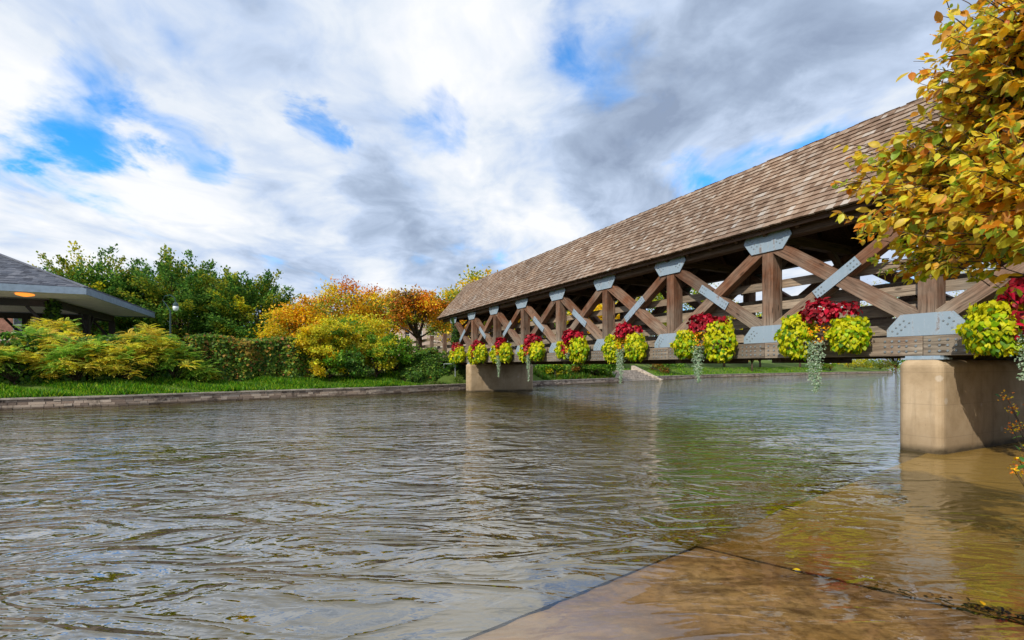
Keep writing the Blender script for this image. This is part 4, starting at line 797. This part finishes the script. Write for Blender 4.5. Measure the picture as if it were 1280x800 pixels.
# ------------------------------------------------------------------ buildings behind
M['pink'] = simple('pale_pink_render', (.62, .46, .40), .85, .2, .12, 1.2); M['redbrick'] = simple('red_brick', (.42, .20, .15), .9, .15, .2, 3); M['trim'] = simple('cream_trim', (.66, .58, .50), .8, .2, .08, 2); M['whitep'] = simple('white_paint', (.75, .74, .72), .5, .4, .05, 3)
m, nb = new_mat('window_glass'); setp(nb, (.03, .035, .045), .08, .6); M['glass'] = m
def building(loc, rz, wx, dy, hz, mat, nx, nz, label, roofmat='trim'):
    root = empty('building', loc, rz, label, 'building'); bays = nx; cw = wx / bays; st = hz / nz; ww, wh = cw * .42, st * .55
    mb = MB()     # front wall built round its openings, other walls plain
    for i in range(bays + 1):
        x0 = -wx / 2 + i * cw - (cw - ww) / 2; x1 = x0 + (cw - ww); mb.abox(max(x0, -wx / 2), min(x1, wx / 2), 0, .3, 0, hz)
    for i in range(bays):
        xc = -wx / 2 + (i + .5) * cw; z = 0
        for k in range(nz):
            zb_ = k * st + st * .28; mb.abox(xc - ww / 2, xc + ww / 2, .002, .298, z, zb_); z = zb_ + wh
        mb.abox(xc - ww / 2, xc + ww / 2, .002, .298, z, hz)
    mb.abox(-wx / 2, -wx / 2 + .3, .3, dy, 0, hz); mb.abox(wx / 2 - .3, wx / 2, .3, dy, 0, hz); mb.abox(-wx / 2 + .3, wx / 2 - .3, dy - .3, dy, 0, hz); mb.build('wall', M[mat], root)
    mb = MB(); mb.abox(-wx / 2 - .25, wx / 2 + .25, -.25, dy + .1, hz, hz + .35); mb.abox(-wx / 2 - .1, wx / 2 + .1, -.1, dy, hz + .35, hz + .8); mb.build('cornice', M[roofmat], root)
    for k in range(1, nz): mb = MB(); mb.abox(-wx / 2, wx / 2, -.08, -.002, k * st - .12, k * st + .12); mb.build('string_course', M[roofmat], root)
    for i in range(bays):
        for k in range(nz):
            xc = -wx / 2 + (i + .5) * cw; zb_ = k * st + st * .28; mb = MB(); a, c_ = xc - ww / 2, xc + ww / 2
            for q_ in ((a, a + .08, zb_, zb_ + wh), (c_ - .08, c_, zb_, zb_ + wh), (a + .08, c_ - .08, zb_, zb_ + .08), (a + .08, c_ - .08, zb_ + wh - .08, zb_ + wh), (a + .08, c_ - .08, zb_ + wh / 2 - .03, zb_ + wh / 2 + .03)): mb.abox(q_[0], q_[1], .10, .18, q_[2], q_[3])
            w_o = mb.build('window', M['whitep'], root); mb = MB(); mb.abox(a + .02, c_ - .02, .15, .17, zb_ + .02, zb_ + wh - .02); mb.build('pane', M['glass'], w_o)
            mb = MB(); mb.abox(a - .1, c_ + .1, -.10, .05, zb_ - .12, zb_ - .002); mb.build('sill', M[roofmat], w_o)
q = T(548, 72); building(q, math.radians(24), 11, 9, (HY - 383) / F * 72 + EYE - q.z, 'pink', 6, 3, 'pale pink rendered building behind the rust tree and board fence')
q = T(42, 62); building(q, math.radians(34), 16, 9, (HY - 392) / F * 62 + EYE - q.z, 'redbrick', 6, 2, 'red brick building seen under the pavilion roof')
q = T(492, 80); building(q, math.radians(20), 14, 9, (HY - 392) / F * 80 + EYE - q.z, 'redbrick', 6, 2, 'low red brick building behind the orange trees')
# small white house behind the lawn
# street lamp with curved arm
bs = T(213, 31); root = empty('street_lamp', bs, 0, 'dark post lamp with curled arm and hanging clear globe', 'street lamp'); hp = (HY - 388) / F * 31 + EYE - bs.z; M['dgreen'] = simple('dark_green_metal', (.02, .05, .05), .4, .5, .1)
mb = MB(); mb.tube([(0, 0, 0), (0, 0, .5), (0, 0, .52), (0, 0, hp - .3), (0, 0, hp)], [.12, .10, .065, .055, .05], 10); mb.build('post', M['dgreen'], root)
mb = MB(); mb.tube([(0, 0, hp - .1), (-.22, 0, hp + .30), (-.5, 0, hp + .65), (-.35, 0, hp + .92), (0, 0, hp + .98), (.26, 0, hp + .82), (.34, 0, hp + .50)], .028, 6); mb.build('arm', M['dgreen'], root)
mb = MB(); mb.tube([(.34, 0, hp + .52), (.34, 0, hp + .42), (.34, 0, hp + .28)], [.05, .15, .17], 12); mb.build('lamp_hood', M['dgreen'], root)
m, nb = new_mat('frosted_glass'); setp(nb, (.72, .78, .82), .15, .5); M['frost'] = m
mb = MB(); mb.tube([(.34, 0, hp + .28), (.34, 0, hp + .15), (.34, 0, hp + .02), (.34, 0, hp - .06)], [.15, .17, .13, .04], 12); mb.build('globe', M['frost'], root, smooth=True)
# lawn lamp, little tree on lawn, black bollard under the bridge
bs = T(1038, 97); root = empty('garden_lamp', bs, 0, 'short black garden lamp with white top on the lawn', 'garden lamp'); mb = MB(); mb.tube([(0, 0, 0), (0, 0, 1.3)], .14, 8); mb.build('post', M['black'], root); mb = MB(); mb.tube([(0, 0, 1.3), (0, 0, 1.75), (0, 0, 1.95)], [.2, .2, .05], 10); mb.build('lamp_head', M['whitep'], root)
bs = T(694, 43); root = empty('path_lamp', bs, 0, 'black lamp post on the bank seen under the bridge', 'lamp post'); mb = MB(); mb.tube([(0, 0, 0), (0, 0, .25), (0, 0, .3), (0, 0, 1.9)], [.14, .12, .06, .05], 8); mb.build('post', M['black'], root); mb = MB(); mb.tube([(0, 0, 1.9), (0, 0, 2.2), (0, 0, 2.35)], [.12, .14, .03], 8); mb.build('lamp_head', M['black'], root)
bs = T(940, 80); tree(bs, 'young lawn tree with reddish leaves standing under the bridge line', 3.4, 1.0, 0, [RO, OR], 14, 1400, .25, 'round', r0=.14, low=.45)

# ------------------------------------------------------------------ near autumn tree at the right
NP = [lin(245, 190, 45), lin(235, 160, 40), lin(238, 205, 60), lin(205, 200, 60), lin(170, 185, 60), lin(225, 140, 40), lin(195, 140, 60), lin(252, 222, 85), lin(150, 180, 60), lin(240, 205, 75), lin(250, 210, 60), lin(246, 200, 55)]
NL = [lin(205, 210, 45), lin(170, 195, 45), lin(238, 218, 50), lin(140, 175, 42)]
nt_base = Vector((6.5, 2.6, land(6.5, 2.6) - .05)); root = empty('autumn_tree', nt_base, 0, 'near autumn tree with large orange and yellow leaves leaning in from the right', 'tree')
blobs = [(1262, 40, 3.1, 78, 80, .5, 0), (1240, 130, 3.3, 70, 75, .5, 0), (1218, 85, 3.5, 30, 50, .25, 0), (1160, 198, 4.0, 82, 34, .45, 0), (1110, 186, 4.1, 50, 14, .2, 0), (1200, 238, 3.7, 100, 48, .55, 0), (1262, 230, 2.9, 62, 75, .5, 0), (1130, 255, 4.1, 50, 30, .3, 0), (1235, 290, 3.5, 66, 36, .45, 1), (1165, 305, 4.2, 60, 30, .4, 1), (1140, 325, 4.3, 30, 18, .2, 1), (1176, 40, 3.6, 14, 10, .08, 0), (1172, 92, 3.6, 8, 14, .06, 0), (1205, 345, 3.9, 24, 12, .15, 1)]
fork = Vector((5.6, 2.5, 2.0)) - nt_base; mb = MB(); mb.tube([(0, 0, -.2), (-.2, 0, .7), fork], [.13, .10, .085], 9)
alP = [[], []]; alA = [[], []]; alN = [[], []]; alS = [[], []]; tw = MB()
for (x, y, Y, rx, ry, rz_, kind) in blobs:
    x += 12; rx *= .93
    c = Vector(((x - HX) / F * Y, Y, (HY - y) / F * Y + EYE)) - nt_base; R_ = np.array([rx * Y / F, rz_, ry * Y / F]); vol = rx * ry
    m1 = fork.lerp(c, .55) + Vector((0, 0, .12)); end = fork.lerp(c, .93); mb.tube([fork, m1, end], [.05, .028, .012], 6)
    nt_ = int(vol / 12) if vol > 400 else 5
    for k in range(nt_):
        q = np.clip(rng.normal(size=3) * .56, -1.25, 1.25) * R_; tip = np.array(c) + q; back = norm(np.array(fork) - tip) * .9 + norm(np.array(c) - tip + 1e-3) * .5 + rng.normal(0, .25, 3) + np.array([0, 0, -.15]); ln = rng.uniform(.14, .30); st_ = tip + norm(back) * ln
        if k % 2 == 0: tw.tube([tuple(st_), tuple((tip + st_) / 2 + rng.normal(0, .012, 3)), tuple(tip)], [.0045, .0035, .002], 4)
        if k % 9 == 0: tw.tube([tuple(end.lerp(c, .3)), tuple((np.array(c) + st_) / 2 + rng.normal(0, .03, 3)), tuple(st_)], [.009, .007, .0045], 4)
        nl = rng.integers(4, 8); s_ = rng.uniform(0, 1, nl); Pp = st_ + (tip - st_) * s_[:, None]; A = norm(tip - st_) * .6 + rng.normal(0, .55, (nl, 3)) + np.array([-.15, -.1, -.6]); N = np.array([-.25, -.55, .75]) + rng.normal(0, .55, (nl, 3))
        alP[kind].append(Pp); alA[kind].append(A); alN[kind].append(N); alS[kind].append((.071 if kind == 0 else .058) * rng.uniform(.5, 1.45, nl) * (Y / 3.5) ** .35)
mb.build('trunk', M['bark'], root, smooth=True); tw.build('twigs', M['bark'], root, 'stuff')
T_NEAR = (np.array([(0, 0, 0), (.14, .16, .03), (.38, .28, .06), (.68, .24, .03), (.88, .11, -.04), (1.0, 0, -.12), (.88, -.11, -.04), (.68, -.24, .03), (.38, -.28, .06), (.14, -.16, .03), (.35, 0, -.01), (.7, 0, -.02), (-.18, -.008, .02), (-.18, .008, .02)]),
          np.array([(0, 10, 1), (1, 10, 2), (2, 10, 11), (2, 11, 3), (3, 11, 4), (4, 11, 5), (5, 11, 6), (6, 11, 7), (7, 11, 8), (8, 11, 10), (8, 10, 9), (9, 10, 0), (12, 13, 10)]))
cl = Cloud(); sing = []
for kd, pal in ((0, NP), (1, NL + NP[:3])):
    Pp, A, N, S_ = (np.concatenate(q) for q in (alP[kd], alA[kd], alN[kd], alS[kd])); wpos = Pp + np.array(nt_base); inview = wpos[:, 0] / wpos[:, 1] < 1.08; sc_ = np.where(inview, S_ / wpos[:, 1], 0); o_ = np.argsort(-sc_); k = 230 if kd == 0 else 60
    big, rest = o_[:k], o_[k:]
    zz = wpos[rest]; pt = np.sin(zz[:, 0] * 5) + np.sin(zz[:, 2] * 6 + zz[:, 0] * 3); col = pick(pal, len(rest), .16); cl.add(T_NEAR, Pp[rest], A[rest], N[rest], S_[rest], np.clip(col * (1 + .1 * pt[:, None]), .01, .9)); sing.append((kd, pal, Pp[big], A[big], N[big], S_[big]))
cl.build('crown', M['nearleaf'], root, 'stuff')
for kd, pal, Pp, A, N, S_ in sing: place_leaves(root, 'near%d' % kd, T_NEAR, pal, Pp, A, N, S_)
# sprig reaching into the sky
# yellow flowering plant at the right edge
bs = Vector((4.95, 3.9, land(4.95, 3.9))); root = empty('flowering_plant', bs, 0, 'leafy plant with small orange yellow flower heads at the right edge', 'plant')
mb = MB(); clf = Cloud(); cll = Cloud()
for k in range(16):
    x = random.choice((1258, 1266, 1272, 1284, 1300)) + random.uniform(-3, 12); y = random.choice((494, 508, 534, 545, 566, 578, 590)) + random.uniform(-5, 5); Y = random.uniform(3.9, 4.4); q = Vector(((x - HX) / F * Y, Y, EYE - (y - HY) / F * Y)) - bs; mb.tube([(random.uniform(-.1, .1), random.uniform(-.1, .1), -.6), tuple(q * .5 + Vector((.12, 0, .1))), tuple(q)], [.007, .005, .003], 5)
    n = 26; cll_n = 9; c = np.array(q); clf.add(T_QUAD, c + rng.normal(0, .022, (n, 3)), rdir(n) + np.array([0, -.4, .4]), rdir(n) + np.array([0, -.6, .9]), .022 * rng.uniform(.7, 1.3, n), pick(ORA, n, .15)); s_ = rng.uniform(.3, 1.0, cll_n)[:, None]; cll.add(T_NEAR, c * s_ + rng.normal(0, .02, (cll_n, 3)) + np.array([.05, 0, 0]) * (1 - s_), rdir(cll_n) + np.array([-.3, 0, 0]), rdir(cll_n) + np.array([0, -.5, 1.0]), .07 * rng.uniform(.7, 1.2, cll_n), pick([lin(70, 115, 45), lin(110, 145, 60), lin(45, 85, 35)], cll_n))
mb.build('stem', M['bark'], root); clf.build('flower_heads', M['petal'], root, 'stuff'); cll.build('foliage', M['leaf'], root, 'stuff')
# flotsam caught on the slab joint: twigs and leaves
c = BP + jd * 2.35; root = empty('flotsam', (c.x, c.y, 0), math.atan2(jd.y, jd.x), 'dark wet twigs and leaves caught along the slab joint', 'debris'); mb = MB(); cl = Cloud()
for k in range(46):
    x = random.gauss(-.1, .38); y = random.gauss(.05, .045) ; a = random.uniform(-.9, .9); ln = random.uniform(.04, .16); mb.tube([(x, y, .002), (x + ln * .5 * math.cos(a), y + ln * .4 * math.sin(a), random.uniform(.006, .02)), (x + ln * math.cos(a), y + ln * .7 * math.sin(a), .003)], [.003, .0035, .0015], 4)
mb.build('twigs', M['core'], root, 'stuff'); n = 420; Pp = np.stack([rng.normal(0, .36, n), rng.normal(.05, .05, n), rng.uniform(.0, .02, n)], 1); cl.add(T_OVATE, Pp, rdir(n) * np.array([1, 1, .25]), np.array([0, 0, 1.0]) + rng.normal(0, .35, (n, 3)), .035 * rng.uniform(.5, 1.3, n), pick([lin(40, 32, 22), lin(62, 50, 22), lin(28, 30, 24), lin(80, 70, 30), lin(20, 20, 18)], n)); cl.build('wet_leaves', M['leaf'], root, 'stuff')
for k, (x, y, lb) in enumerate(((1230, 759, 'yellow fallen leaf among the flotsam'), (1001, 715, 'small yellow leaf caught on the slab joint'), (1208, 552, 'green leaf cluster floating against the near pier'))):
    q = px(x, y); cl = Cloud(); n = 1 if k < 2 else 14; cl.add(T_OVATE, rng.normal(0, 0 if n == 1 else .05, (n, 3)) * np.array([1, 1, .6]) + np.array([0, 0, .012]), rdir(n) * np.array([1, 1, .2]), np.array([0, -.3, 1.0]) + rng.normal(0, .25, (n, 3)), .06 if k < 2 else .12, pick([lin(235, 180, 30)] if k < 2 else [lin(60, 150, 30)], n)); o = cl.build('fallen_leaf' if k < 2 else 'floating_leaves', M['leaf'], None); o.location = q; tag(o, lb, 'leaf')
print('TRIS', sum(len(o.data.polygons) for o in COL.objects if o.type == 'MESH'), 'OBJ', len(COL.objects))
